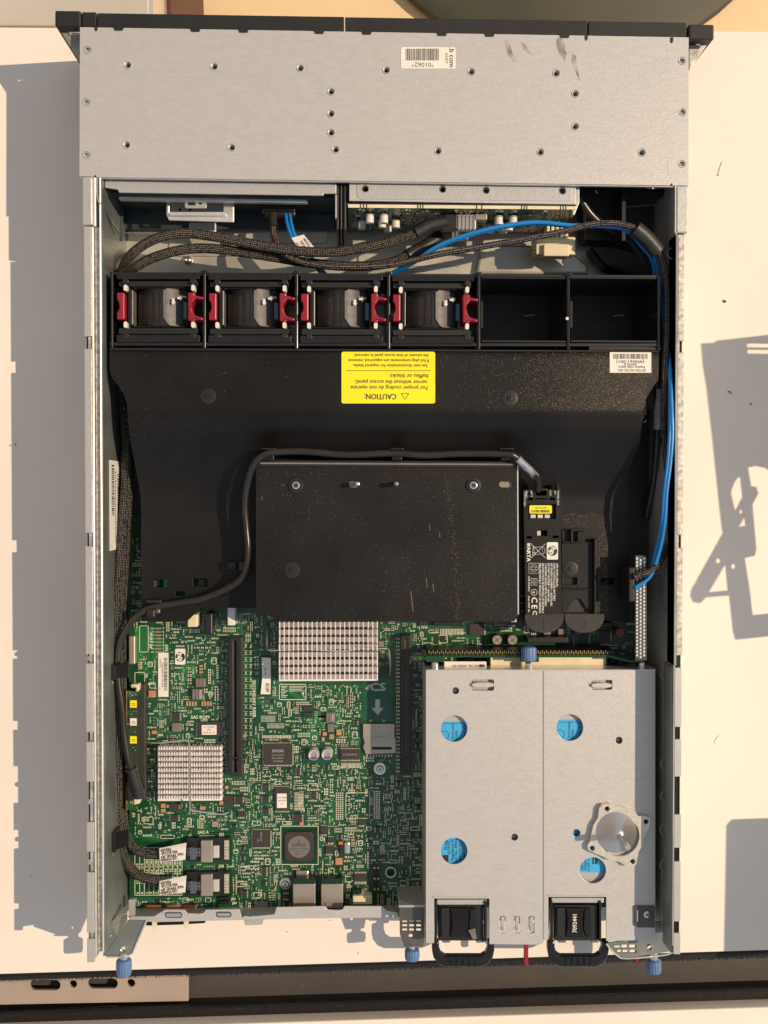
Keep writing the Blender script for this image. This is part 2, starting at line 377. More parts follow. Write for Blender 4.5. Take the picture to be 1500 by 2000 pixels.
# crumbs and marks on the desk
t = MB(); r = random.Random(5)
for x, y, q in ((1415, 588, 3.4), (1424, 765, 2.2), (1428, 768, 1.6), (1467, 789, 2), (700, 1862, 1.2), (560, 1820, .9), (1402, 342, 1.2), (30, 868, 1.6), (20, 870, 1.3), (60, 1712, 1), (645, 1798, .8), (1300, 1660, .8)):
    t.prism([(x+q*r.uniform(.7, 1.5)*math.cos(a), y+q*r.uniform(.5, 1)*math.sin(a)) for a in (0, 1, 2, 3, 4, 5)], 0, .0006)
t.tube([(1410, 315, .0004), (1405, 330, .0004), (1402, 341, .0004)], .00015, 4); t.tube([(1404, 1436, .0004), (1396, 1447, .0004), (1395, 1453, .0004)], .00012, 4)
t.build('crumbs', blackm, kind='stuff', label='dark crumbs and hairs scattered on the white desk', cat='crumbs')
smk = mat('desk_smudge', (.60, .54, .47, 1), .6, 0, .25, 300)
t = MB()
for x, y, n_, sp in ((150, 532, 16, 7), (130, 735, 30, 14), (140, 835, 14, 10), (75, 905, 10, 12), (15, 570, 14, 8), (1395, 945, 12, 6), (1330, 830, 8, 8), (1440, 1450, 8, 20), (600, 1840, 8, 60)):
    for i in range(n_):
        a, b_ = r.gauss(x, sp), r.gauss(y, sp); q = r.uniform(.3, 1.1); an = r.uniform(0, 6.28); l = r.uniform(1, 2.6)
        t.prism([(a, b_), (a+q*math.cos(an+1.2), b_+q*math.sin(an+1.2)), (a+q*l*math.cos(an), b_+q*l*math.sin(an))], 0, .00008)
t.build('desk_smudges', smk, kind='stuff', label='faint brown scuffs on the white desk on both sides of the server', cat='scuffs')
# ================================================================ SERVER CHASSIS
ch = thing('server_chassis', W(750, 970, .002), 'open galvanised steel rack server chassis with its cover off, lying on the white desk', 'server')
xOL = W(163, 360, TOP).x; xWL = W(199, 900, TOP).x; xIL = xWL+.0012
xIR = W(1318, 900, TOP).x; xOR = W(1338, 900, TOP).x
yF = W(750, 352, TOP).y; yR = W(500, 1770, .013).y-.0015
bx0, bx1 = W(156, 200, TOP).x, W(1345, 200, TOP).x; yB = W(750, 64, TOP).y
# floor pan
m = MB(); m.wbox(xWL, yR-.001, .0018, xIR+.001, yB, .0036); m.build('floor_pan', galv_pan, ch)
# shallow pressed ribs and studs in the pan between drive cage and fans
m = MB()
for a in ((330, 470, 500, 500), (520, 452, 640, 475), (950, 475, 1100, 520), (700, 492, 905, 520)): m.prism(rrect(*a, 8), .0034, .0052)
m.build('pressed_rib', galv_pan, ch, bevel=.0006)
for x, y in ((366, 507), (1000, 512), (1190, 515)):
    MB().lathe(x, y, [(9, .0036), (9, .006), (6, .0075), (2.5, .0078), (2, .007)], 16).build('screw', chrome, ch, smooth=True)
# bay cover with real holes
holes = [(250,127),(419,130),(587,133),(755,137),(921,140),(1087,143),(647,179),(647,222),(647,259),(656,292),(1124,183),(1124,247),(248,283),(453,288),(856,295),(1056,297),(1254,298),(171,97),(169,200),(169,303),(1332,119),(1333,219),(1332,320)]
m = MB()
a, b2 = W(156, 55, TOP), W(1345, 75, TOP); c1, c2 = W(1345, 362, TOP), W(155, 343, TOP)
hw = [circ(x, y, 5.2, 16) for x, y in holes]
hw += [rect(185, 40, 189, 57), rect(1143, 60, 1147, 76), rect(1310, 65, 1313, 80)]
hw = hw[:len(holes)]
m.prism([(156, 53), (1345, 73), (1345, 362), (1314, 362), (1312, 357), (1308, 362), (189, 346), (186, 341), (182, 345), (155, 344)], TOP-.0012, TOP, holes=hw)
m.build('bay_cover', galv_x, ch, bevel=.0003)
for i, (x, y) in enumerate(holes):
    if i < 17: MB().lathe(x, y, [(8, TOP+.0001), (7.2, TOP+.0005), (5.6, TOP-.0004), (4.2, TOP-.002), (4.2, TOP-.004), (8, TOP-.004)][0:5], 20).build('rivet_hole', chrome, ch, smooth=True) if False else None
def ring(mb, x, y, prof, n=20, zref=None):
    c = W(x, y, zref or prof[0][1]); k = S(1, c.z); vs = []; fs = []
    for r_, z in prof:
        for i in range(n): q = 2*math.pi*i/n; vs.append((c.x+r_*k*math.cos(q), c.y+r_*k*math.sin(q), z))
    for j in range(len(prof)-1):
        for i in range(n): g = (i+1) % n; fs.append((j*n+i, (j+1)*n+i, (j+1)*n+g, j*n+g))
    mb.raw(vs, fs); return mb
for i, (x, y) in enumerate(holes):
    if i < 17: ring(MB(), x, y, [(8.4, TOP+.00005), (7.0, TOP+.0006), (5.6, TOP+.0003), (4.6, TOP-.001), (4.3, TOP-.006)]).build('rivet_hole', galv, ch, smooth=True)
    else:
        ring(MB(), x, y, [(8.0, TOP+.00005), (7.0, TOP+.0005), (5.5, TOP-.0006), (4.6, TOP-.0016)]).build('rivet_hole', chrome, ch, smooth=True)
        MB().cyl(x, y, 5.2, TOP-.004, TOP-.0022, 14).build('rivet', chrome, ch)
m = MB()
for L in ([(198, 75), (198, 101)], [(197, 297), (197, 325), (222, 325)], [(1279, 95), (1304, 96), (1304, 124)], [(1278, 340), (1305, 341), (1305, 313)]):
    for p, q in zip(L, L[1:]): m.prism(rect(min(p[0], q[0])-.6, min(p[1], q[1])-.6, max(p[0], q[0])+.6, max(p[1], q[1])+.6), TOP, TOP+.00012)
r = random.Random(11)
for i in range(34):
    x, y = r.uniform(1000, 1320), r.uniform(85, 350); l = r.uniform(3, 14); q = r.gauss(1.1, .4)
    m.prism([(x, y), (x+.5, y+.2), (x+l*math.cos(q)+.3, y-l*math.sin(q)), (x+l*math.cos(q), y-l*math.sin(q))], TOP, TOP+.00008)
m.prism([(1230, 182), (1231, 183), (1300, 103), (1299, 102)], TOP, TOP+.00008)
m.build('scratch', bright, ch, kind='stuff')
m = MB()   # grey scuffs near the front edge
for pts in ([(985, 80), (992, 78), (1000, 100), (1009, 118), (1006, 121), (992, 108)], [(1018, 82), (1024, 84), (1033, 98), (1044, 108), (1034, 106), (1022, 96)],
            [(1088, 74), (1099, 74), (1103, 90), (1107, 105), (1103, 120), (1092, 104), (1087, 88)], [(1118, 105), (1125, 108), (1127, 128), (1133, 160), (1124, 140), (1116, 118)]):
    m.prism(pts, TOP, TOP+.00006)
m.build('scuff', mat('grey_scuff', (.33, .315, .30, 1), .5, .3, .3, 120), ch, kind='stuff')
# bay walls
for q in (bx0, bx1-.001):
    m = MB(); m.wbox(q, yF+.0005, .002, q+.001, yB, TOP-.0014); m.build('bay_side_wall', galv, ch)
m = MB(); m.prism([(157, 345), (1345, 363), (1345, 366), (157, 348)], TOP-.004, TOP-.0013); m.build('bay_hem', galv_x, ch, bevel=.0005)
# asset sticker
s = MB().prism(rrect(783, 92, 890, 134, 4), TOP+.0001, TOP+.0003).build('asset_sticker', paper, ch)
m = MB(); barcode(m, 792, 95, 857, 118, TOP+.00035, seed=4); text(m, '*01062*', 826, 126, 13, TOP+.00035, 180)
text(m, '.b com', 882, 112, 14, TOP+.00035, -90, bold=.02); text(m, 'ASSET', 872, 114, 8, TOP+.00035, -90); m.build('printing', ink, s)
# bezel
bz = [(107, 158, 20, 51, .087), (160, 188, 23, 52.5, .085), (190, 672, 25, 57, .086), (674, 1147, 33, 67, .086), (1149, 1341, 41, 75, .086), (1345, 1395, 47, 76, .087)]
for i, (x0, x1, y0, y1, z) in enumerate(bz):
    dy = (x1-x0)*.0155
    MB().prism([(x0, y0), (x1, y0+dy), (x1, y1+dy-(.5 if i in (2, 3) else 0)), (x0, y1)], .004, z).build('bezel_panel', bezelm, ch, bevel=.0012 if i in (0, 5) else .0006)
for x0 in (221, 371, 465, 613, 706, 853, 946, 1093):
    y = 54+(x0-190)*.0165; MB().prism([(x0, y-3), (x0+21, y-3), (x0+18, y+4.5), (x0+3, y+4.5)], TOP-.001, TOP+.0008).build('bezel_tab', bezelm, ch)
for x0, y in ((185, 54), (1143, 72), (1310, 77)): MB().prism([(x0, y-4), (x0+5, y-4), (x0+5, y+4), (x0+2.5, y+7), (x0, y+4)], TOP-.001, TOP+.0006).build('bezel_clip', bezelm, ch)
# ears
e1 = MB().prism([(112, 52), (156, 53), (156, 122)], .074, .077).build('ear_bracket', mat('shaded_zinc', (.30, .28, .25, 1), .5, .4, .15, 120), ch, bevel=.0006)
MB().prism([(130, 56), (155, 57), (155, 68), (135, 68)], .077, .0785).build('recess_plate', galv, e1, bevel=.0008)
e2 = MB().prism([(1346, 76), (1388, 77), (1346, 138)], .074, .077).build('ear_bracket', rough_edge, ch, bevel=.0006)
MB().prism([(1347, 86), (1370, 87), (1366, 95), (1347, 95)], .0772, .0776).build('recess', ink, e2)
sc1 = MB().lathe(1364, 81, [(7.5, .0772), (7, .0785), (3, .079)], 16).build('screw', chrome, e2, smooth=True)
# ---- side walls and rails
def wallbox(name, x0, x1, y0, y1, z0, z1, mt, **k):
    m = MB(); m.wbox(x0, y0, z0, x1, y1, z1); return m.build(name, mt, ch, **k)
yE = W(170, 1862, TOP).y
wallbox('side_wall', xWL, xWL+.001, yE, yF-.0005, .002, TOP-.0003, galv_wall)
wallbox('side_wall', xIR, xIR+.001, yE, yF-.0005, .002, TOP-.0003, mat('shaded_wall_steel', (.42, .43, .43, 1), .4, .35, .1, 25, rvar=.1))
# left rail: outer hem, groove floor, inner bright hem
def xp(x, z=TOP): return W(x, 1000, z).x
def yp(y, z=TOP): return W(170, y, z).y
def rail_seg(y0, y1, x0, x1, mt, z0=.072, z1=TOP, name='rail_flange', bev=.0004):
    m = MB(); m.wbox(xp(x0), yp(y1), z0, xp(x1), yp(y0), z1); return m.build(name, mt, ch, bevel=bev)
# outer wall plate of the slide rail
wallbox('rail_side', xp(166.5), xp(168), yp(1872), yp(345), .003, .083, galv)
for y0, y1 in ((442, 657), (681, 1041), (1067, 1278), (1296, 1430), (1449, 1527), (1606, 1664), (1704, 1822), (1834, 1880)):
    rail_seg(y0, y1, 166, 181, galv, z0=TOP-.002, z1=TOP)
for y0, y1 in ((657, 681), (1041, 1067), (1278, 1296), (1430, 1449), (1527, 1606), (1664, 1704), (1822, 1834)):
    rail_seg(y0, y1, 172, 181, rough_edge, z0=TOP-.004, z1=TOP-.0018)
for y in (1286, 1566, 1684):
    MB().lathe(175, y, [(5, TOP-.0018), (5, TOP-.0008), (2, TOP-.0004)], 14).build('rivet', chrome, ch, smooth=True)
rail_seg(345, 440, 163, 184, galv, z0=.070, z1=TOP+.0006, name='rail_cap', bev=.0012)
rail_seg(442, 1872, 181.5, 185, bright, z0=.074, z1=TOP+.0002, name='rail_hem', bev=.0008)
rail_seg(442, 1862, 186, 195, rough_edge, z0=.076, z1=TOP-.003, name='rail_groove')
rail_seg(345, 1862, 195.5, 200, bright, z0=.070, z1=TOP+.0002, name='rail_hem', bev=.0008)
rail_seg(345, 442, 183.5, 190, bright, z0=.072, z1=TOP, name='rail_hem', bev=.0008)
m = MB(); m.tube([(190, 345, .085), (191, 385, .085), (200, 405, .084), (232, 455, .05)], .0009, 6, smooth=4); m.build('cable_guide_wire', chrome, ch, smooth=True)
# right rail
def xq(x, z=TOP): return W(x, 900, z).x
def rseg(y0, y1, x0, x1, mt, z0=.078, z1=TOP, name='rail_flange', bev=.0004):
    m = MB(); m.wbox(xq(x0), W(1330, y1, z1).y, z0, xq(x1), W(1330, y0, z1).y, z1); return m.build(name, mt, ch, bevel=bev)
wallbox('rail_side', xq(1334), xq(1335), yp(1866), yp(362), .003, .083, galv)
rseg(362, 455, 1318, 1341, galv, z1=TOP+.0006, name='rail_cap', bev=.0012)
rseg(362, 455, 1315.5, 1318, bright, name='rail_hem', z0=.074)
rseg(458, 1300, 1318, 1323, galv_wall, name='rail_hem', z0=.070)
for y0, y1 in ((458, 666), (688, 1045), (1070, 1280)): rseg(y0, y1, 1323, 1335, rough_edge, z0=TOP-.004, z1=TOP-.0002)
for y0, y1 in ((666, 688), (1045, 1070)): rseg(y0, y1, 1323, 1328, rough_edge, z0=TOP-.006, z1=TOP-.002)
rseg(1280, 1304, 1318, 1334, blackm, z0=TOP-.006, z1=TOP-.003, name='rail_gap')
for y0, y1 in ((1304, 1420), (1444, 1517), (1591, 1656), (1683, 1800), (1823, 1864)): rseg(y0, y1, 1320, 1334, galv, z0=TOP-.003, z1=TOP)
for y0, y1 in ((1420, 1444), (1517, 1591), (1656, 1683), (1800, 1823)): rseg(y0, y1, 1320, 1333, blackm, z0=TOP-.008, z1=TOP-.005, name='rail_gap')
rseg(1300, 1860, 1315, 1320, galv_wall, name='rail_hem', z0=.066, z1=TOP-.002)
# pressed half-moon loops along the inner right wall
for y, z in ((495, .080), (1118, .07), (1188, .068), (1237, .068), (1318, .068), (1492, .068), (1556, .068), (1620, .068), (1690, .068)):
    c = W(1308, y, z); m = MB()
    pts = [Vector((xIR-.0015, c.y+.0028*math.sin(a), c.z+.004*math.cos(a))) for a in [math.pi*k/10-math.pi/2+math.pi/2 for k in range(11)]]
    m.tube([Vector((xIR-.0005-.0035*math.sin(math.pi*k/10), c.y+.004*math.cos(math.pi*k/10), c.z)) for k in range(11)], .0004, 5, world=True, smooth=0)
    m.build('wall_loop', galv_wall, ch, smooth=True)
# inner vertical strip walls beside the PSU
m = MB(); m.wbox(W(1296, 1000, .05).x, W(1300, 1835, .05).y, .004, W(1298, 1000, .05).x, W(1300, 1180, .05).y, .052); m.build('inner_strip', galv_wall, ch)
# perforated vent plate beside the baffle (vertical grille leaning on the floor)
m = MB(); px0, px1, py0, py1 = 1241, 1263, 1085, 1290
nx, ny = 3, 29
hl = []
for j in range(ny):
    for i in range(nx):
        cx = px0+4.2+i*6.8; cy = py0+6+j*7+(3.5 if i % 2 else 0)
        if cy < py1-5: hl.append(circ(cx, cy, 3.0, 6, 3.1))
MB().prism(rect(px0, py0, px1, py1), .0692, .0695, holes=hl).build('vent_grille', mat('dark_mesh_steel', (.06, .055, .05, 1), .5, .4, .1, 60), ch)
MB().prism(rect(1242, 1086, 1262, 1289), .0680, .0690).build('lit_backing', bright, ch)  # bright sheet added for the lit background showing through the mesh holes
MB().prism([(1232, 800), (1300, 800), (1300, 1080), (1232, 1215), (1220, 1215), (1220, 900)], .016, .020).build('added_dark_sheet', cavity, ch, bevel=.001)  # added black sheet covering the pan, stands in for the dark cables
MB().prism([(205, 683), (255, 683), (285, 1000), (262, 1010), (214, 900)], .014, .018).build('added_dark_sheet', cavity, ch, bevel=.001)  # added black sheet, stands in for the shadow left of the baffle
# ---- rear panel
zR = .036
def yr(px, py, z): return W(px, py, z)
MB().prism([(253, 1790), (300, 1790), (312, 1783), (322, 1777), (360, 1777), (366, 1784), (396, 1785), (402, 1777), (468, 1776), (472, 1792), (536, 1786), (540, 1772), (634, 1770), (640, 1777), (668, 1778), (673, 1770), (746, 1770), (756, 1779), (776, 1782), (780, 1792), (600, 1794), (474, 1797), (310, 1801), (255, 1799)], zR-.0012, zR,
    holes=[rrect(321, 1781.5, 356, 1793, 5), rrect(421, 1780.5, 452, 1792, 5)]).build('rear_panel_lip', galv_x, ch, bevel=.0003)
for a in ((324, 1784, 354, 1791), (424, 1783, 450, 1790)): MB().prism(rrect(*a, 3), zR-.0015, zR-.0005).build('pressed_slot', chrome, ch, bevel=.0005)
yRP = W(500, 1796, zR).y
m = MB(); m.wbox(W(253, 1795, zR).x, yRP, .002, W(785, 1795, zR).x, yRP+.001, zR-.0013); m.build('rear_panel', galv_x, ch)
for x0 in (537, 552, 566, 580, 476, 490, 504): 
    if x0 < 530: MB().prism(rect(x0, 1789.5, x0+10, 1791.5), zR+.0001, zR+.0004).build('vent_slit', bright, ch)
MB().prism([(476, 1797), (515, 1796), (513, 1806), (479, 1808)], zR-.012, zR-.009).build('rear_tab', galv, ch, bevel=.0006)
MB().prism([(284, 1801), (402, 1798), (400, 1803), (350, 1806), (286, 1808)], .010, .014).build('rear_tab', blackm, ch)
for x in (297, 359): MB().prism(rect(x, 1799, x+9, 1814), .014, .016).build('rear_clip', cream_pl, ch)
m = MB(); yy = W(680, 1780, zR).y
m.tube([(641, 1778, zR), (655, 1781, zR), (668, 1778, zR)], .0009, 6, smooth=4, flat=.5); m.tube([(367, 1786, zR), (382, 1789, zR), (396, 1785, zR)], .0009, 6, smooth=4, flat=.5); m.build('rear_panel_hook', bright, ch, smooth=True)
# left rear corner: angled plate + vertical web + knob
cb = MB().prism([(206, 1868), (206, 1862), (250, 1797), (285, 1798), (262, 1852), (258, 1862), (246, 1868)], .058, .0592, holes=[circ(241, 1853, 3.5, 12)]).build('corner_plate', galv_wall, ch, bevel=.0004)
ring(MB(), 241, 1853, [(7, .0593), (5.5, .0600), (4, .0596), (3.6, .0575)], 16).build('rivet_ring', chrome, cb, smooth=True)
MB().tube([(287, 1796, .060), (263, 1852, .060), (259, 1862, .060), (246, 1869, .060), (207, 1869, .060)], .0007, 6, smooth=0).build('corner_hem', bright, cb, smooth=True)
m = MB(); p, q = W(204, 1832, .070), W(247, 1790, .030)
m.raw([W(203, 1868, .082), W(203, 1818, .082), W(249, 1765, .040), W(249, 1797, .040), W(206, 1866, .060)], [(0, 1, 2, 3, 4)]); m.raw([W(203, 1818, .0815)-Vector((.0004, 0, 0)), W(203, 1868, .0815)-Vector((.0004, 0, 0)), W(249, 1797, .0395)], [(0, 1, 2)])
m.build('corner_web', galv_wall, ch)
for x, y, z in ((215, 1829, .071), (245, 1785, .045)): MB().lathe(x, y, [(3, z), (2.5, z+.001)], 12).build('rivet', chrome, ch, smooth=True)
MB().prism(rrect(251, 1757, 263, 1794, 3), .030, .034).build('post_tab', galv, ch, bevel=.0008)
def knob(x, y, L, z, vert=False):
    k = MB(); c = W(x, y, z); r_ = .0058; n = 36
    d = Vector((0, -1, 0)); L_ = S(L, z); prof = [(.4, 0), (.62, 0), (.93, .001), (1, .002), (1, L_-.002), (.9, L_), (.3, L_)]
    vs = []; fs = []
    for rr, s_ in prof:
        for i in range(n):
            q = 2*math.pi*i/n; g = r_*rr*(1 if (i % 2 or rr < .95) else .90)
            if vert: vs.append(Vector((c.x+g*math.cos(q), c.y+g*math.sin(q), c.z-L_+s_)))
            else: vs.append(c+Vector((g*math.cos(q), -s_, g*math.sin(q))))
    for j in range(len(prof)-1):
        for i in range(n):
            h = (i+1) % n; f = (j*n+i, j*n+h, (j+1)*n+h, (j+1)*n+i); fs.append(f if vert else f[::-1])
    fs.append(tuple(range(n))[::(-1 if vert else 1)]); fs.append(tuple((len(prof)-1)*n+i for i in range(n))[::(1 if vert else -1)])
    k.raw(vs, fs); return k
kn = knob(242, 1872, 32, .058).build('thumbscrew', bluek, ch, smooth=True)
m = MB(); m.wcyl(W(242, 1860, .058), W(242, 1874, .058), .0032); m.build('shank', chrome, kn, smooth=True)
# right rear bracket (bottom right, under / beside PSU)
rb = MB().prism([(1184, 1842), (1235, 1835), (1240, 1800), (1318, 1800), (1318, 1850), (1310, 1858), (1222, 1872), (1205, 1864), (1192, 1853)], .056, .0572,
    holes=[rect(1200, 1847, 1211, 1852), rect(1214, 1845, 1225, 1852), rect(1206, 1855, 1213, 1861), rect(1216, 1855, 1226, 1861), rect(1229, 1845, 1243, 1852), rect(1230, 1855, 1244, 1861), circ(1269, 1851, 4, 14)]).build('rear_bracket', galv_wall, ch, bevel=.0004)
ring(MB(), 1269, 1851, [(8, .0573), (6, .0582), (4.4, .0577), (4, .055)], 16).build('rivet_ring', chrome, rb, smooth=True)
MB().tube([(1184, 1843, .0575), (1193, 1855, .0575), (1206, 1866, .0575), (1224, 1872, .0575), (1300, 1865, .0575), (1318, 1855, .0575)], .0007, 6, smooth=4).build('bracket_hem', bright, rb, smooth=True)
kn = knob(1277, 1873, 26, .050).build('thumbscrew', bluek, ch, smooth=True)
m = MB(); m.wcyl(W(1277, 1862, .05), W(1277, 1875, .05), .0032); m.build('shank', chrome, kn, smooth=True)
# middle rear bracket with grid vents
gh = []
for j in range(3):
    for i in range(3): gh.append(rect(786+i*13.5, 1797+j*8.3, 795+i*13.5, 1802+j*8.3))
gh.append(circ(802, 1828, 4, 12))
mbk = MB().prism([(780, 1768), (829, 1768), (829, 1835), (826, 1848), (790, 1850), (781, 1825)], .050, .0512, holes=gh).build('middle_bracket', mat('dark_steel', (.14, .13, .12, 1), .4, .6, .1, 40), ch, bevel=.0004)
m = MB(); m.box(779, 1768, 831, 1772, .004, .0525); m.build('bracket_web', galv, mbk)
kn = knob(805, 1852, 22, .048).build('thumbscrew', bluek, ch, smooth=True)
m = MB(); m.wcyl(W(805, 1840, .048), W(805, 1854, .048), .0028); m.build('shank', chrome, kn, smooth=True)
# iLO sticker on the left wall
m = MB(); xs_ = xIL+.0002
a1, b1 = W(209, 898, .075).y, W(214, 1076, .07).y
def wallquad(y0, y1, z0, z1, off): return ([(xs_+off, y0, z0), (xs_+off, y1, z0), (xs_+off, y1, z1), (xs_+off, y0, z1)], [(0, 1, 2, 3)])
m.wbox(xs_, b1, .028, xs_+.0003, a1, .070); s = m.build('network_sticker', paper, ch)
m = MB(); r = random.Random(2)
for z0, z1, n0, n1 in ((.055, .064, .05, .62), (.038, .045, .15, .55)):
    y = a1-(a1-b1)*n0
    while y > a1-(a1-b1)*n1: wd = r.uniform(.0003, .0012); m.raw(*wallquad(y-wd, y, z0, z1, .0004)); y -= wd+r.uniform(.0003, .001)
for z0 in (.050, .034):
    y = a1-.008
    while y > b1+.006: wd = r.uniform(.0008, .002); m.raw(*wallquad(y-wd, y, z0, z0+.0022, .0004)); y -= wd+.0009
m.build('printing', ink, s)
# ================================================================ DRIVE BAY REAR AREA
dc_ = thing('drive_cage', W(430, 380, .03), 'grey steel optical drive cage under the bay cover at the left', 'drive cage')
MB().prism([(205, 351), (657, 358), (657, 378), (632, 378), (632, 382), (232, 376), (230, 370), (205, 366)], .078, .080).build('cage_top', galv, dc_, bevel=.0005)
m = MB(); m.prism([(232, 383), (600, 390), (600, 396), (232, 389)], .060, .066); m.build('cage_edge', galv_x, dc_, bevel=.0005)
m = MB(); m.prism([(215, 371), (655, 380), (655, 386), (215, 378)], .004, .06); m.build('cage_back', bluesteel, dc_)
m = MB()
for x in (285, 498, 634): m.lathe(x, 413, [(7, .012), (6.5, .0125)], 14)
m.build('cage_hole', ink, dc_)
for x0, x1, y0, y1, z in ((205, 240, 380, 470, .03), (240, 655, 388, 448, .012)):
    MB().prism(rect(x0, y0, x1, y1), z-.002, z).build('cage_floor', bluesteel, dc_, bevel=.001)
br = MB().prism([(325, 380), (440, 383), (442, 392), (457, 392), (457, 434), (330, 430), (325, 420)], .052, .054, holes=[rect(331, 391, 436, 414)]).build('latch_bracket', bright, dc_, bevel=.0006)
MB().prism(rect(331, 391, 436, 414), .038, .040, holes=[circ(351, 409, 3.5, 10), circ(371, 409, 3.5, 10)]).build('latch_floor', galv, br)
MB().prism(rrect(361, 386, 403, 406, 3), .058, .060, holes=[rect(366, 391, 382, 401), circ(391, 396, 4, 12)]).build('latch_tongue', bright, br, bevel=.0004)
MB().prism(rrect(331, 414, 441, 420, 2), .054, .058).build('latch_bar', bright, br, bevel=.0008)
m = MB(); m.tube([(345, 422, .053), (388, 428, .053), (435, 422, .053)], .0006, 6); m.build('latch_curve', chrome, br)
MB().prism([(369, 434), (422, 434), (422, 455), (369, 452)], .030, .034).build('lower_latch', galv, dc_, bevel=.0012)
MB().prism([(440, 382), (600, 386), (600, 398), (440, 395)], .052, .0535).build('mount_plate', galv_x, dc_, bevel=.0004)
con = MB().prism(rect(510, 392, 577, 412), .040, .050).build('drive_connector', blackp, dc_, bevel=.0012)
MB().prism(rect(516, 410, 577, 421), .040, .047).build('connector_shell', blackp, con, bevel=.001)
# divider
dv = thing('bay_divider', W(668, 390, .01), 'black ribbed divider between the two drive cages', 'divider')
for x0, x1 in ((657, 661), (664, 668), (671, 676)): MB().box(x0, 358, x1, 448, .004, .078).build('divider_wall', blackp, dv, bevel=.0004)
MB().prism(rect(655, 380, 659, 426), .070, .078).build('divider_tab', galv, dv)
# right hard drive cage
hc = thing('hard_drive_cage', W(903, 380, .03), 'light steel hard drive cage with four holes along its rear ledge', 'drive cage')
MB().prism([(682, 358), (1125, 364), (1125, 399), (682, 392)], .079, .081, holes=[circ(x, y, 5.5, 16) for x, y in ((714, 369), (865, 370), (950, 372), (1099, 373))]).build('cage_top', galv_x, hc, bevel=.0004)
MB().prism([(697, 360), (1117, 365), (1117, 393), (704, 389), (697, 384)], .081, .0814, holes=[circ(x, y, 7, 16) for x, y in ((714, 369), (865, 370), (950, 372), (1099, 373))]).build('raised_field', galv, hc, bevel=.0003)
for x, y in ((714, 369), (865, 370), (950, 372), (1099, 373)): ring(MB(), x, y, [(7.4, .0815), (6.2, .0820), (5.2, .0812), (4.8, .078)]).build('cage_hole', chrome, hc, smooth=True)
MB().prism([(1118, 364), (1132, 364), (1132, 395), (1122, 420), (1118, 420)], .070, .078).build('cage_side', galv, hc, bevel=.0006)
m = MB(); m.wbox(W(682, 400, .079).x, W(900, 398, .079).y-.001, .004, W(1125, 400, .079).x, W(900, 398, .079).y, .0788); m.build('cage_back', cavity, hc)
# backplane: vertical board facing the fans
ybp = W(900, 408, .078).y
bp = thing('backplane_board', (W(900, 408, .078).x, ybp, .008), 'green backplane board with white capacitors standing upright behind the hard drive cage', 'circuit board')
xb0, xb1 = W(680, 408, .078).x, W(1125, 408, .078).x
m = MB(); m.wbox(xb0, ybp, .010, xb1, ybp+.0028, .078); m.build('board', pcb, bp)
m = MB(); m.wbox(xb0, ybp+.0001, .0781, xb1, ybp+.0029, .0787); m.build('board_edge', cream_pl, bp)
m = MB()
for x in (703, 709, 715, 815, 820, 825, 930, 940, 1018, 1023, 1028, 1094, 1099, 1104): c = W(x, 405, .0787); m.wbox(c.x, ybp-.0001, .0788, c.x+.0008, ybp+.003, .0789)
m.build('edge_mark', ink, bp)
m = MB(); m2 = MB(); r = random.Random(8)
for i in range(520):
    x = r.uniform(xb0+.003, xb1-.003); z = r.uniform(.014, .075); a, b_ = r.choice(((.0012, .0005), (.0005, .0012), (.002, .0007)))
    (m if r.random() < .6 else m2).wbox(x, ybp-.0006, z, x+a, ybp, z+b_)
m.build('solder_joints', solder, bp, kind='stuff'); m2.build('small_parts', smd_dk, bp, kind='stuff')
for x, y, z in ((722, 424, .064), (750, 424, .064), (746, 448, .050), (773, 449, .050), (706, 457, .046), (757, 462, .038), (974, 430, .062), (1002, 430, .062), (976, 452, .046), (994, 456, .044), (958, 464, .038), (982, 466, .036)):
    c = W(x, y, z); k = MB(); x_ = c.x; zz = c.z
    k.wcyl(Vector((x_, ybp, zz)), Vector((x_, ybp-.0075, zz)), .0031, 16); q = k.build('capacitor', white_pl, bp, bevel=.0006, smooth=True)
    k = MB(); k.wcyl(Vector((x_, ybp-.0015, zz)), Vector((x_, ybp-.0022, zz)), .00325, 16); k.build('groove', greyink, q)
    k = MB(); k.wbox(x_-.0035, ybp-.0012, zz-.0035, x_+.0035, ybp, zz+.0035); k.build('base', smd_dk, q)
for x0, x1, y, z in ((862, 893, 420, .066), (893, 930, 420, .066), (880, 915, 460, .036)):
    a = W(x0, y, z); b_ = W(x1, y, z); k = MB(); k.wbox(a.x, ybp-.012, z-.008, b_.x, ybp-.0003, z)
    q = k.build('cable_socket', blackp if x0 == 862 else canm, bp, bevel=.0006)
    if x0 > 870:
        k = MB()
        for i in range(5): u = a.x+(b_.x-a.x)*(i+.3)/5; k.wbox(u, ybp-.0125, z-.001, u+.0009, ybp-.002, z+.0008)
        k.build('shell_spring', chrome, q)
k = MB(); a, b_ = W(928, 419, .066), W(951, 430, .066); k.wbox(a.x, ybp-.005, .060, b_.x, ybp-.0002, .067); k.build('latch_tongue', canm, bp, bevel=.0005)
# molex style connector
pc = thing('power_connector', W(1080, 470, .02), 'cream plastic power connector plugged into the lower right of the backplane board', 'connector')
MB().box(1047, 462, 1124, 497, .030, .042).build('housing', cream_pl, pc, bevel=.001)
MB().box(1062, 476, 1112, 500, .034, .046).build('latch', cream_pl, pc, bevel=.0008)
m = MB()
for i in range(5): m.box(1068+i*9, 440, 1074+i*9, 464, .034, .046)
m.build('terminal_row', cream_pl, pc, bevel=.0006)
m = MB()
for i in range(4): m.box(1042, 466+i*8, 1050, 471+i*8, .026, .038)
m.build('side_ribs', cream_pl, pc, bevel=.0004)
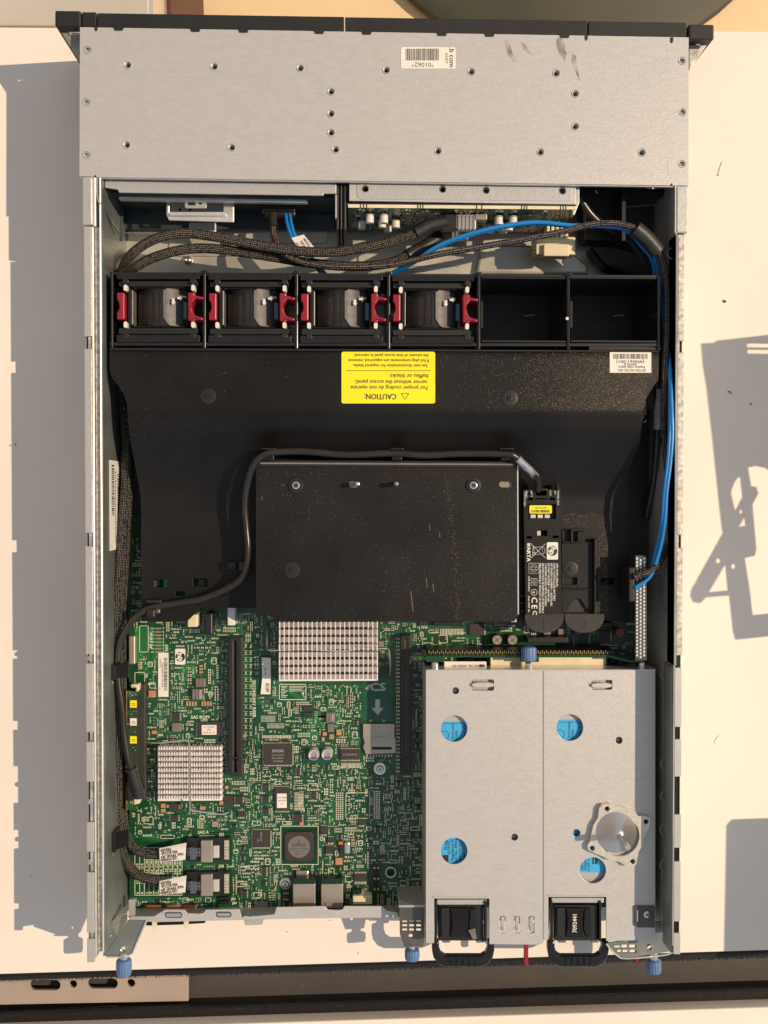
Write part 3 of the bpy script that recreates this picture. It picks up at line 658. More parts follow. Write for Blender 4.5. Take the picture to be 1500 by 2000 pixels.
# dark void right of the hard drive cage
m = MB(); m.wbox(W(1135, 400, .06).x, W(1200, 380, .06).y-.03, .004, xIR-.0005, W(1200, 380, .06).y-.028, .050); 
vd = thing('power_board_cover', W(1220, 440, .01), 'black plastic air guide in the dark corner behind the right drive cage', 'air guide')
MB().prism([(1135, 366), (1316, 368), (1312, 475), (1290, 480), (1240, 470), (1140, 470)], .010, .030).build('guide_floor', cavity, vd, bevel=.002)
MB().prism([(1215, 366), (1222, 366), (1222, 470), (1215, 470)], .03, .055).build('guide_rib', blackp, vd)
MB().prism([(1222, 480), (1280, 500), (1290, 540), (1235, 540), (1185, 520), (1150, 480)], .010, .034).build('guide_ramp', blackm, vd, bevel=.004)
# pan bulge behind the connector
MB().prism([(940, 478), (1040, 478), (1120, 495), (1150, 520), (1150, 535), (930, 535)], .0037, .010).build('pressed_step', galv_pan, ch, bevel=.002)
# ================================================================ MOTHERBOARD
ZB = .013
mo = thing('motherboard', W(540, 1500, .0114), 'green motherboard crowded with small parts, chips and heatsinks in the near half of the server', 'circuit board')
MB().prism([(251, 1000), (1262, 1000), (1262, 1772), (253, 1772)], ZB-.0016, ZB, holes=[circ(270, 1768-6, 4, 14), circ(763, 1704, 5.5, 16)]).build('board', pcb, mo)
OCC = np.zeros((2000, 1500), bool)
def occ(x0, y0, x1, y1, p=1): OCC[int(y0-p):int(y1+p)+1, int(x0-p):int(x1+p)+1] = True
def free(x0, y0, x1, y1): return not OCC[int(y0):int(y1)+1, int(x0):int(x1)+1].any()
def chip(x0, y0, x1, y1, h=.0018, m_=None, name='chip', bev=.0002, parent=None, pins='', np_=8, off=ZB, pl=2.6, **k):
    occ(x0-pl*('l' in pins or 'x' in pins), y0-pl*('y' in pins), x1+pl*('x' in pins), y1+pl*('y' in pins))
    o = MB().box(x0, y0, x1, y1, off+.0002, off+h).build(name, m_ or chipm, parent or mo, bevel=bev, **k)
    if pins:
        b = MB()
        if 'y' in pins:
            for i in range(np_):
                x = x0+(x1-x0)*(i+.3)/np_; wd = (x1-x0)/np_*.45
                b.box(x, y0-pl, x+wd, y0+.5, off, off+h*.4); b.box(x, y1-.5, x+wd, y1+pl, off, off+h*.4)
        if 'x' in pins:
            n2 = max(2, int(np_*(y1-y0)/(x1-x0))) if 'y' in pins else np_
            for i in range(n2):
                y = y0+(y1-y0)*(i+.3)/n2; wd = (y1-y0)/n2*.45
                b.box(x0-pl, y, x0+.5, y+wd, off, off+h*.4); b.box(x1-.5, y, x1+pl, y+wd, off, off+h*.4)
        b.build('pins', solder, o)
    return o
def printing(parent, items, z, m_=None, bars=()):
    b = MB()
    for it in items: text(b, it[0], it[1], it[2], it[3], z, it[4] if len(it) > 4 else 0, it[5] if len(it) > 5 else 1, it[6] if len(it) > 6 else 0)
    for q in bars: barcode(b, *q[:4], z, vert=q[4], seed=q[5])
    return b.build('printing', m_ or ink, parent) if b.v else None
# ---- expansion slots
def slot(x0, y0, x1, y1, key):
    occ(x0, y0, x1, y1, 2); z = ZB+.011
    xa, xb_ = x0+8.5, x1-8.5
    s = MB().prism(rect(x0, y0, x1, y1), ZB, z, holes=[rect(xa, y0+8, xb_, key-2), rect(xa, key+2, xb_, y1-8)]).build('expansion_slot', slotm, mo, bevel=.0004)
    b = MB()
    y = y0+10
    while y < y1-10:
        if abs(y-key) > 4:
            b.box(xa-1.6, y, xa+1.6, y+1.5, ZB+.004, z-.0006); b.box(xb_-1.6, y, xb_+1.6, y+1.5, ZB+.004, z-.0006)
        y += 3.1
    b.build('contacts', mat('dull_contact', (.20, .17, .14, 1), .4, .5, .1, 90), s, kind='stuff')
    MB().box(x0+1, y0+1, x1-1, y0+6, ZB, z+.0006).build('end_cap', slotm, s, bevel=.0004)
    b = MB(); y = y0+10
    while y < y1-8: b.cyl(x1+2.5, y, .9, ZB, ZB+.0006, 6); b.cyl(x0-2.5, y+4, .7, ZB, ZB+.0005, 6); y += 13.5
    b.build('slot_legs', solder, s)
slot(447, 1244, 473, 1516, 1480); slot(783, 1240, 803, 1512, 1478)
# ---- big heatsink and wire
occ(543, 1200, 740, 1334)
hs = MB().box(545, 1196, 738, 1330, ZB+.004, ZB+.008).build('heatsink', alu, mo)
b = MB(); b2 = MB()
cols = 22; rows = [1200+14.6*i for i in range(9)]
for i in range(cols):
    x = 546+i*9.1
    for j, y in enumerate(rows):
        if j == 5: y += 1
        jx = random.gauss(0, .22); b.box(x-1.1+jx, y+random.uniform(-.3, .3), x+1.1+jx, y+12.4, ZB+.008, ZB+.026+random.uniform(-.0004, .0004))
b.build('fins', alu, hs, kind='stuff')
b = MB()
for j, y in enumerate(rows): b.box(545, y+1.0, 738, y+10, ZB+.008, ZB+.0215)
b.build('fin_webs', alu, hs, kind='stuff')
cl = MB().tube([(522, 1216, .02), (521, 1262, .030), (524, 1269, .034), (545, 1270, .036), (600, 1268, .037), (670, 1272, .037), (700, 1267, .037), (738, 1267, .036), (758, 1268, .034), (762, 1285, .028), (762, 1318, .016)], .0007, 6, smooth=4).build('spring_clip', chrome, mo, smooth=True)
occ(518, 1210, 526, 1272); occ(756, 1262, 766, 1322)
chip(738, 1292, 758, 1316, .006, blackp, 'clip_anchor')
# ---- small heatsink with central wire
occ(306, 1455, 436, 1566)
hs = MB().box(308, 1458, 434, 1564, ZB+.002, ZB+.004).build('heatsink', alu, mo)
b = MB(); b2 = MB()
for j in range(10):
    y = 1458+j*10.7
    for half in (0, 1):
        n = 12 if half == 0 else 12
        for i in range(n):
            x = (310 if half == 0 else 374)+i*5.05
            jx = random.gauss(0, .2); b.box(x-.5+jx, y+random.uniform(-.3, .3), x+1.5+jx, y+7.2, ZB+.004, ZB+.0135+random.uniform(-.0004, .0004))
        b2.box((308 if half == 0 else 373), y+2.0, (368 if half == 0 else 434), y+6.6, ZB+.004, ZB+.0115)
b.build('fins', alu, hs, kind='stuff'); b2.build('fin_webs', alu, hs, kind='stuff')
MB().tube([(276, 1450, .016), (280, 1449, .022), (312, 1451, .026), (362, 1446, .027), (369, 1450, .027), (371, 1480, .026), (369, 1520, .026), (371, 1560, .026), (372, 1578, .025), (376, 1583, .024), (420, 1589, .020), (436, 1590, .017), (447, 1586, .016)], .00075, 6, smooth=4).build('spring_clip', chrome, mo, smooth=True)
# ---- chips
c_ = chip(515, 1453, 571, 1494, .0032, pins='xy', np_=22)
printing(c_, [('smsc', 543, 1466, 11, 0, 1.1, .03), ('LPC47N217', 543, 1475, 5), ('0910-B4021', 543, 1481, 5), ('7L039284', 543, 1487, 5)], ZB+.00325, greyink)
c_ = chip(665, 1464, 703, 1484, .0026, pins='y', np_=14); printing(c_, [('CY28447LF', 684, 1474, 6)], ZB+.00265, greyink)
c_ = chip(385, 1410, 432, 1438, .0026, pins='x', np_=12); l_ = MB().box(394, 1416, 423, 1435, ZB+.0026, ZB+.0029).build('paper_patch', paper, c_); printing(c_, [('v2.15.A03', 408, 1420, 5.5), ('U92', 408, 1425.5, 5), ('2009-06-10', 408, 1431, 5)], ZB+.00295)
c_ = chip(537, 1538, 565, 1584, .0026, pins='y', np_=12); l_ = MB().box(541, 1550, 560, 1578, ZB+.0026, ZB+.0029).build('paper_patch', paper, c_); printing(c_, [('HP 03/2009', 551, 1558, 4), ('438-A002', 551, 1564, 4), ('U51', 551, 1570, 4)], ZB+.00295)
for y in (1532, 1555, 1579): c_ = chip(513, y, 525, y+12, .0018, pins='x', np_=5)
for a in ((398, 1322, 406, 1330),): pass
c_ = chip(493, 1622, 528, 1655, .0024, pins='xy', np_=16); printing(c_, [('SiI3124', 510, 1634, 6, -90), ('A1', 504, 1642, 6, -90)], ZB+.00245, greyink)
# BGA network chip
occ(549, 1614, 622, 1688)
sb = MB().box(553, 1620, 620, 1685, ZB+.0004, ZB+.0014).build('chip_carrier', pcbdk, mo)
MB().prism([(561, 1625), (606, 1625), (612, 1631), (612, 1676), (606, 1682), (561, 1682), (556, 1676), (556, 1631)], ZB+.0014, ZB+.0028).build('chip_body', chipm, sb, bevel=.0003)
MB().cyl(584, 1654, 21.5, ZB+.0028, ZB+.0029, 32).build('print_disc', mat('grey_print', (.16, .15, .15, 1), .5, 0, .05, 80), sb)
b = MB(); text(b, 'BROADCOM', 584, 1650, 6.5, ZB+.00295, width=27); text(b, 'BCM5709CCOKPBG', 584, 1658, 4, ZB+.00295); text(b, 'TN0920 P21', 584, 1663, 4, ZB+.00295); text(b, '684035 1T', 584, 1668, 4, ZB+.00295)
pts = [(571, 1652), (576, 1654), (582, 1650), (584, 1640), (586, 1650), (592, 1654), (598, 1652)]
b.tube([(x, y, ZB+.0029) for x, y in pts], .00012, 4); b.build('printing', ink, sb)
b = MB()
for L in (rect(549, 1613, 621, 1614), rect(549, 1688, 621, 1689), rect(548, 1613, 549, 1689), rect(621, 1613, 622, 1689)): b.prism(L, ZB, ZB+.0001)
b.build('silkscreen_frame', silk, sb)
MB().obox(556, 1680, 4, 8, -40, ZB+.0001, ZB+.0012).build('yellow_dot', gold, sb)
# other bigger ICs
for a in ((336, 1392, 351, 1408, 'x'), (592, 1380, 610, 1388, ''), (592, 1392, 610, 1400, ''), (580, 1500, 586, 1514, 'x'), (608, 1546, 618, 1560, 'x'), (574, 1590, 590, 1606, 'x'), (464, 1584, 478, 1596, 'y'), (626, 1614, 638, 1630, 'y'),
          (436, 1554, 454, 1572, ''), (460, 1556, 474, 1568, 'x'), (334, 1592, 348, 1604, 'x'), (330, 1570, 348, 1584, ''), (640, 1636, 652, 1646, 'y'), (734, 1376+240, 742, 1626, 'x'), (512, 1694, 520, 1712, 'x'), (474, 1740, 482, 1754, 'x'),
          (636, 1652, 650, 1668, 'y'), (740, 1470+200, 752, 1678, 'y'), (700, 1600, 712, 1612, 'y'), (466, 1735, 472, 1745, '')):
    chip(a[0], a[1], a[2], a[3], .002, pins=a[4], np_=4)
c_ = chip(335, 1412, 354, 1430, .003, ferrite, 'inductor', bev=.0008); c_ = chip(739, 1252, 750, 1264, .002, ferrite, 'inductor')
for a, tx in (((382, 1325, 401, 1342), ''), ((375, 1346, 395, 1367), 'PULSE'), ((637, 1392, 654, 1412), 'Pulse')):
    c_ = chip(*a, .005, ferrite, 'inductor', bev=.0005)
    for k in (1, 2): MB().box(a[0]+(a[2]-a[0])*k/3-.4, a[1]+.5, a[0]+(a[2]-a[0])*k/3+.4, a[3]-.5, ZB+.005, ZB+.0051).build('groove', ink, c_)
    if tx: printing(c_, [(tx, a[2]-4, (a[1]+a[3])/2, 6, -90)], ZB+.00515, whiteink)
chip(640, 1414, 652, 1430, .0025, ferrite, 'inductor'); chip(643, 1434, 652, 1444, .002, smd_tan, 'capacitor')
for i in range(4): chip(363+i*5.6, 1370, 367+i*5.6, 1379, .0018, smd_or, 'ceramic_capacitor')
for i in range(4): chip(393+i*5.4, 1370, 397+i*5.4, 1379, .0018, smd_or, 'ceramic_capacitor')
for y in (1299, 1305, 1311): chip(389, y, 396, y+4, .0016, smd_or, 'ceramic_capacitor')
for a in ((290, 1349, 304, 1362), (655, 1676, 669, 1689), (657, 1425, 667, 1436), (630, 1430, 638, 1437), (628, 1440, 634, 1448), (314, 1570, 323, 1578), (314, 1580, 323, 1587), (325, 1572, 330, 1578), (349, 1571, 356, 1580), (296, 1427, 306, 1434), (285, 1467, 294, 1473), (439, 1535, 446, 1541), (390, 1575, 401, 1582), (428, 1565, 437, 1572), (474, 1434, 481, 1441), (585, 1605, 593, 1612), (285, 1461, 291, 1466), (300, 1461, 304, 1466), (310, 1461, 314, 1466)):
    chip(*a, .0018, smd_or, 'ceramic_capacitor')
# purple banded electrolytic capacitors and others
for x, y in ((613, 1475), (639, 1474)):
    occ(x-14, y-16, x+14, y+14)
    k = MB().lathe(x, y, [(11.5, ZB), (11.5, ZB+.0015), (10.6, ZB+.002), (10.8, ZB+.0078), (10.2, ZB+.0084), (9.6, ZB+.0083)], 28).build('capacitor', white_pl if False else mat('capacitor_can', (.62, .58, .57, 1), .35, .35, .04, 90), mo, smooth=True)
    c = [(x+9.4*math.cos(a), y+9.4*math.sin(a)) for a in [math.radians(25+130*i/12) for i in range(13)]]
    MB().prism(c, ZB+.0083, ZB+.0085).build('purple_band', purple, k)
    printing(k, [('C73', x, y-5, 4.5), ('4V.567', x, y-1, 4.5), ('8C09', x, y+3, 4.5)], ZB+.0086, ink)
for x, y in ((971, 1250), (1001, 1250)):
    occ(x-14, y-14, x+14, y+14)
    k = MB().lathe(x, y, [(10.5, ZB), (10.2, ZB+.010), (9.6, ZB+.0106)], 24).build('capacitor', mat('capacitor_sleeve', (.05, .045, .045, 1), .3, 0, .1, 60), mo, smooth=True)
    MB().cyl(x, y, 9, ZB+.0106, ZB+.0108, 24).build('can_top', canm, k)
    b = MB(); b.obox(x, y, 13, 1, 35, ZB+.0108, ZB+.0109); b.obox(x, y, 13, 1, -55, ZB+.0108, ZB+.0109); b.build('vent_cross', ink, k)
k = MB().lathe(1211, 1236, [(9, ZB), (9, ZB+.014), (8.6, ZB+.0146)], 22).build('capacitor', mat('maroon_sleeve', (.25, .03, .04, 1), .35, 0, .1, 60), mo, smooth=True); occ(1200, 1225, 1222, 1247)
# screws, standoff
for x, y, q in ((742, 1503, 12), (557, 1728, 11.5)):
    occ(x-q, y-q, x+q, y+q)
    k = MB().lathe(x, y, [(q, ZB), (q, ZB+.0006), (q*.8, ZB+.0009), (q*.62, ZB+.001), (q*.6, ZB+.0022), (q*.45, ZB+.0030), (1, ZB+.0031)], 24).build('screw', chrome, mo, smooth=True)
    b = MB(); b.obox(x, y, q*.55, 1.4, 20, ZB+.0031, ZB+.0033); b.obox(x, y, q*.55, 1.4, 110, ZB+.0031, ZB+.0033); b.build('drive_recess', ink, k)
occ(750, 1691, 776, 1717)
ring(MB(), 763, 1704, [(11, ZB+.0001), (10.5, ZB+.0005), (9, ZB+.0005), (8.6, ZB+.0001)], 24).build('standoff_ring', silk, mo)
# ethernet / usb / serial sockets
for x0, x1 in ((572, 616), (627, 670)):
    occ(x0-2, 1714, x1+2, 1775)
    k = MB().box(x0, 1727, x1, 1774, ZB, ZB+.0125).build('network_socket', canm, mo, bevel=.0006)
    MB().box(x0+1, 1716, x1-1, 1727, ZB, ZB+.0105).build('socket_tail', pcbdk, k, bevel=.0003)
    b = MB()
    for f in (.12, .38, .62, .9): b.box(x0+(x1-x0)*f-1, 1712, x0+(x1-x0)*f+1, 1718, ZB, ZB+.004)
    for f in (.18, .72): b.box(x0+(x1-x0)*f, 1763, x0+(x1-x0)*f+3, 1775, ZB+.0125, ZB+.0131)
    b.build('socket_tabs', chrome, k)
    printing(k, [('* 0914 *', (x0+x1)/2, 1736, 5)], ZB+.01255, greyink)
chip(578, 1701, 603, 1712, .004, mat('crystal_can', (.62, .52, .47, 1), .25, .8, .05, 60), 'crystal', bev=.0012)
chip(672, 1645, 684, 1670, .0035, chrome, 'crystal', bev=.0016); chip(664, 1650, 671, 1668, .003, smd_dk, 'inductor'); chip(661, 1644, 670, 1650, .0025, copper, 'coil')
chip(692, 1708, 716, 1722, .004, chipm, 'relay', pins='y', np_=8, pl=5)
k = chip(689, 1750, 727, 1767, .0095, cream_pl, 'video_socket', bev=.0008); chip(689, 1738, 703, 1750, .006, pcbdk, 'socket_tail'); chip(706, 1737, 710, 1748, .005, canm, 'socket_tab')
for i in range(9):
    for j in range(2): MB().box(730+j*7, 1694+i*5.2, 733+j*7, 1697+i*5.2, ZB, ZB+.006).build('header_pin', gold if i % 4 == 0 else blackp, mo)
occ(724, 1690, 744, 1742)
for y in (1752, 1760):
    k = MB().box(427, y, 448, y+6, ZB, ZB+.003).build('jumper_header', blackp, mo, bevel=.0003)
occ(425, 1748, 450, 1768)
# card slot
occ(706, 1412, 775, 1475)
k = MB().prism([(709, 1414), (771, 1414), (771, 1440), (773, 1444), (773, 1471), (714, 1473), (712, 1466), (709, 1460), (712, 1450), (709, 1440)], ZB, ZB+.003, holes=[rect(727, 1459, 765, 1464)]).build('memory_card_slot', canm, mo, bevel=.0003)
b = MB()
for i in range(6): b.box(728+i*6.5, 1459.5, 731+i*6.5, 1463.5, ZB, ZB+.0025)
b.build('card_springs', blackp, k); printing(k, [('SHCUN', 740, 1439, 4.5)], ZB+.00305, ink)
b = MB()
for i in range(9): b.box(716+i*6, 1474, 718+i*6, 1477.5, ZB, ZB+.0008)
b.build('solder_tabs', solder, k)
# CS panel
occ(708, 1324, 766, 1412)
b = MB(); b.prism([(709, 1326), (764, 1326), (764, 1404), (714, 1404), (709, 1398)], ZB, ZB+.00004); k = b.build('mask_field', mat('light_mask', (.008, .085, .05, 1), .3, 0, .05, 60), mo)
b = MB()
text(b, 'CS', 738, 1343, 22, ZB+.00012, 0, 1.2, .05)
b.prism([(733, 1366), (742, 1366), (742, 1383), (749, 1383), (737.5, 1397), (726, 1383), (733, 1383)], ZB, ZB+.0001)
b.prism([(714, 1345), (719, 1337), (733, 1337), (722, 1341), (719, 1349)], ZB, ZB+.0001)
b.build('printing', mat('pale_grey_print', (.42, .46, .43, 1), .5, 0, .02, 60), k)
# ---- SAS cable sockets
for y0, lab in ((1637, 'J55'), (1703, 'J58')):
    occ(363, y0-3, 452, y0+48)
    k = MB().box(364, y0, 449, y0+45, ZB, ZB+.006).build('cable_socket', blackp, mo, bevel=.0006)
    MB().box(392, y0+5, 415, y0+48, ZB+.006, ZB+.0095).build('metal_shell', canm, k, bevel=.0006)
    MB().box(416, y0+15, 428, y0+39, ZB+.006, ZB+.0085).build('clear_tab', mat('pale_tab', (.60, .58, .55, 1), .35, .2, .05, 80), k, bevel=.0005)
    b = MB()
    for i in range(13): b.box(438, y0+5+i*2.9, 447, y0+6.6+i*2.9, ZB+.006, ZB+.0075)
    b.build('contact_row', solder, k)
    MB().prism([(366, y0+20), (374, y0+18), (384, y0+20), (391, y0+20), (391, y0+36), (384, y0+35), (382, y0+42), (372, y0+42), (371, y0+34), (366, y0+36)], ZB+.006, ZB+.011,
               holes=[rect(367.5, y0+22, 370, y0+26), rect(367.5, y0+30, 370, y0+34), rect(386, y0+22, 388.6, y0+26), rect(386, y0+30, 388.6, y0+34)]).build('latch', mat('blued_latch', (.18, .19, .23, 1), .35, .7, .1, 60), k, bevel=.0003)
    b = MB(); b.prism(rect(388, y0-5, 420, y0-4), ZB, ZB+.0001); b.prism(rect(388, y0-5, 389, y0), ZB, ZB+.0001); b.prism(rect(419, y0-5, 420, y0), ZB, ZB+.0001); b.build('silkscreen_frame', silk, k)
# ---- stickers and printed marks on the board
def sticker(poly, name, items, m_=paper, bars=(), z=ZB+.0004, label=None, im=None):
    xs = [p[0] for p in poly]; ys = [p[1] for p in poly]; occ(min(xs), min(ys), max(xs), max(ys))
    s = MB().prism(poly, z-.0003, z).build(name, m_, mo, label=label); printing(s, items, z+.00005, im, bars); return s
sticker(rect(309, 1275, 329, 1361), 'serial_sticker', [('PADABAVNV9K0A8', 317, 1318, 5.5, -90), ('005043-001', 313, 1296, 4, -90), ('S/N', 312, 1345, 4, -90)], bars=[(320, 1284, 327, 1350, True, 3)])
s = sticker(rrect(342, 1267, 362, 1298, 2.5), 'maker_mark', [])
b = MB(); b.cyl(352, 1283, 9.3, ZB+.0004, ZB+.00045, 24); b.build('black_disc', ink, s); b = MB(); text(b, 'hp', 352, 1283, 16, ZB+.0005, -75, 1, .04); b.build('printing', paper, s)
s = sticker([(511, 1284), (529, 1285), (529, 1320), (528, 1356), (509, 1356), (512, 1325)], 'paper_tag', [('0R-X6P', 518, 1312, 5, -90), ('PROV', 519, 1340, 5, -90)], bars=[(520, 1335, 526, 1352, True, 7)], z=ZB+.003)
SK = MB()
def T(s, x, y, size, rot=0, bold=.015, block=True, sx=1):
    text(SK, s, x, y, size, ZB+.0001, rot, sx, bold)
    w_ = len(s)*size*.33; h_ = size*.5
    if rot in (90, -90): w_, h_ = h_, w_
    if block: occ(x-w_, y-h_, x+w_, y+h_)
T('SAS ROM', 391, 1401, 9); T('U92', 399, 1407, 8); T('PORT 84', 294, 1251, 8, -90); T('S/N:', 325, 1266, 8, -90); T('SECONDARY RISER', 496, 1365, 8.5, -90); T('J44', 313, 1436, 8)
T('SAS A', 397, 1626, 8.5); T('J55', 433, 1630, 8); T('J58', 432, 1692, 8); T('U224', 489, 1665, 7, -90); T('U247', 625, 1665, 7, -90); T('U51', 569, 1575, 7, -90); T('J84', 458, 1764, 7); T('J83', 456, 1756, 7); T('J52', 261, 1592, 7, -90); T('J53', 312, 1615, 7, -90)
T('J46', 286, 1320, 7, -90); T('U132', 725, 1565, 7, -90); T('J59', 724, 1408, 5); T('J35', 809, 1222, 7, -90); T('J40', 817, 1262, 7, -90); T('ES1', 877, 1262, 7); T('J51', 880, 1240, 6, -90); T('SD', 750, 1408, 5); T('FPROM', 325, 1762, 5); T('DIM1', 313, 1612, 6, -90)
T('U8', 512, 1450, 5, -90); T('NCSI', 610, 1695, 6, -90); T('J13', 750, 1735, 7, -90)
def frame(x0, y0, x1, y1, w_=1.0, block=False):
    for L in (rect(x0, y0, x1, y0+w_), rect(x0, y1-w_, x1, y1), rect(x0, y0, x0+w_, y1), rect(x1-w_, y0, x1, y1)): SK.prism(L, ZB, ZB+.00008)
    if block: occ(x0, y0, x1, y1)
frame(272, 1222, 290, 1274, 1, True); frame(263, 1313, 283, 1335, 1, True)
frame(545, 1336, 598, 1367, 1.2, True)
for a in ((549, 1340, 562, 1364), (565, 1340, 596, 1352)):
    for i in range(int((a[3]-a[1])/3)): SK.prism(rect(a[0], a[1]+i*3, a[2]-(i % 3)*3, a[1]+i*3+1), ZB, ZB+.00008)
SK.obox(592, 1358, 1, 10, 30, ZB, ZB+.00008); SK.cyl(592, 1354, 2, ZB, ZB+.00008, 8)
# port table
occ(262, 1640, 358, 1750)
for x in range(11): SK.prism(rect(263+x*9.2, 1655, 264+x*9.2, 1749), ZB, ZB+.00008)
for y in (1655, 1706, 1713, 1748): SK.prism(rect(263, y, 356, y+1), ZB, ZB+.00008)
for i, s in enumerate(('iLO', 'iLO', 'NIC2_P1', 'NIC2_P1', 'NIC2_P0', 'NIC2_P0', 'NIC_P1', 'NIC_P1', 'NIC_P0', 'NIC_P0')):
    text(SK, s, 268+i*9.2, 1692, 7.4, ZB+.0001, -90, 1, .015); text(SK, 'NIC%d' % (i % 3), 268+i*9.2, 1720, 6, ZB+.0001, -90, 1, .01); text(SK, str(9-i), 268+i*9.2, 1744, 7, ZB+.0001, -90, 1, .02)
frame(313, 1631, 341, 1638, .8, True)
for i in range(8):     # row of eight numbered parts
    y = 1226+i*6.6; chip(303, y, 315, y+3, .001, smd_tan, 'resistor', bev=0); text(SK, str(7-i), 319, y+1.5, 5.5, ZB+.0001, 0, 1, .02); text(SK, 'CR%d' % i, 298, y+1.5, 4, ZB+.0001); occ(290, y, 322, y+5)
# ---- memory module standing at the left with cable header
mm = thing('memory_module', W(262, 1440, .016), 'small green memory module with yellow and white chip stickers beside the left wall', 'memory module')
occ(240, 1325, 284, 1575)
MB().box(269, 1336, 284, 1562, ZB, ZB+.010).build('module_socket', mat('socket_grey', (.035, .034, .032, 1), .45, 0, .15, 90), mm, bevel=.0005)
def tilt(b, x0, y0, x1, y1, dz=0, th=.0012):   # plate rising to the left
    za, zb = .046+dz, .024+dz
    p = [W(x0, y0, za-(x0-246)/26*(.022)), W(x1, y0, za-(x1-246)/26*(.022)), W(x1, y1, za-(x1-246)/26*(.022)), W(x0, y1, za-(x0-246)/26*(.022))]
    q = [a-Vector((0, 0, th)) for a in p]; b.raw(p+q, [(3, 2, 1, 0), (4, 5, 6, 7), (0, 1, 5, 4), (1, 2, 6, 5), (2, 3, 7, 6), (3, 0, 4, 7)])
b = MB(); tilt(b, 247, 1350, 270, 1582); b.build('module_board', pcb, mm)
b = MB(); tilt(b, 246, 1350, 248, 1582, .0004); b.build('module_edge', gold, mm)
for y, mt_ in ((1362, yellow), (1397, paper), (1432, yellow), (1468, None), (1505, paper)):
    b = MB(); tilt(b, 251, y, 268, y+27, .0014, .0014); k = b.build('chip', chipm, mm)
    if mt_: b = MB(); tilt(b, 254, y+6, 267, y+20, .0018, .0003); k2 = b.build('chip_sticker', mt_, k); b = MB(); tilt(b, 257, y+12, 264, y+13, .0021, .0002); tilt(b, 256, y+15, 265, y+16, .0021, .0002); b.build('printing', ink, k)
b = MB(); r = random.Random(12)
for i in range(60): x, y = r.uniform(249, 267), r.uniform(1352, 1578); tilt(b, x, y, x+1.6, y+1, .0008, .0006)
b.build('solder_joints', solder, mm, kind='stuff')
MB().prism([(255, 1337), (272, 1336), (271, 1350), (266, 1352), (264, 1345), (255, 1343)], .024, .032).build('ejector_latch', cream_pl, mm, bevel=.0008)
MB().prism([(256, 1556), (273, 1556), (273, 1570), (262, 1572)], .024, .032).build('ejector_latch', cream_pl, mm, bevel=.0008)
MB().prism([(250, 1510), (268, 1530), (276, 1550), (262, 1562), (250, 1568), (247, 1540)], .030, .047).build('header_plug', blackp, mm, bevel=.002)
# cream clips under the baffle edge, metal tabs left
for a in ((366, 1200, 386, 1225, .03, cream_pl), (444, 1184, 459, 1222, .03, white_pl)): MB().box(a[0], a[1], a[2], a[3], ZB, a[4]).build('plastic_clip', a[5], mo, bevel=.001); occ(*a[:4])
MB().box(400, 1198, 415, 1240, ZB, .028).build('black_plug', blackp, mo, bevel=.001); occ(400, 1198, 415, 1240)
MB().box(252, 1242, 264, 1298, ZB, .020).build('battery_clip', canm, mo, bevel=.001); occ(250, 1240, 266, 1300)
for a in ((286, 1769, 315, 1785), (324, 1769, 355, 1785), (357, 1768, 386, 1785)):
    MB().prism([(a[0], a[1]), (a[2], a[1]), (a[2]-2, a[3]), (a[0]+2, a[3])], ZB-.001, ZB+.0012).build('grounding_pad', copper, mo, bevel=.0004)
for a in ((846, 1214, 906, 1222), (1120, 1216, 1196, 1226), (1030, 1244, 1110, 1256)): chip(*a, .014, blackp, 'dark_fill_block', bev=.0006)  # black blocks added to darken the board strip that lies in shadow
for a in ((918, 1218, 946, 1240), (1130, 1236, 1150, 1256), (1170, 1232, 1192, 1252)): chip(*a, .003, pins='x', np_=8)
for x in (1062, 1090, 1122, 1150): k = chip(x, 1228, x+14, 1240, .006, ferrite, 'choke', bev=.0006)
# ---- random dense population
SM, SD, ST, TR, VI, SK2 = MB(), MB(), MB(), MB(), MB(), MB()
R = random.Random(21)
def smd(x, y, vert, s=1.0, tan=False):
    L, w_ = 5.2*s, 2.5*s; h = .0007
    def bb(B, a, b_, c, d, z0, z1): B.box(x+a, y+b_, x+c, y+d, z0, z1) if not vert else B.box(x+b_, y+a, x+d, y+c, z0, z1)
    bb(ST if tan else SD, 1.2*s, 0, L-1.2*s, w_, ZB, ZB+h); bb(SM, 0, 0, 1.35*s, w_, ZB, ZB+h*1.05); bb(SM, L-1.35*s, 0, L, w_, ZB, ZB+h*1.05)
def density(x, y):
    if x > 700: return .5 if y > 1310 else .9
    if 255 < x < 300: return .35
    if 470 < x < 560 and 1270 < y < 1440: return .28
    if 335 < x < 460 and 1575 < y < 1640: return .35
    if x < 440 and y > 1600: return .22
    if 264 < x < 440 and y < 1400: return .6
    return .95
def vline(x0, y0, x1, y1, w_=.7): SK.prism(rect(min(x0, x1)-w_/2, min(y0, y1)-w_/2, max(x0, x1)+w_/2, max(y0, y1)+w_/2), ZB, ZB+.00008)
def pads(x, y, nx, ny, dx, dy, w_, h_, B=None):
    for i in range(nx):
        for j in range(ny): (B or SM).prism(rect(x+i*dx, y+j*dy, x+i*dx+w_, y+j*dy+h_), ZB, ZB+.0001)
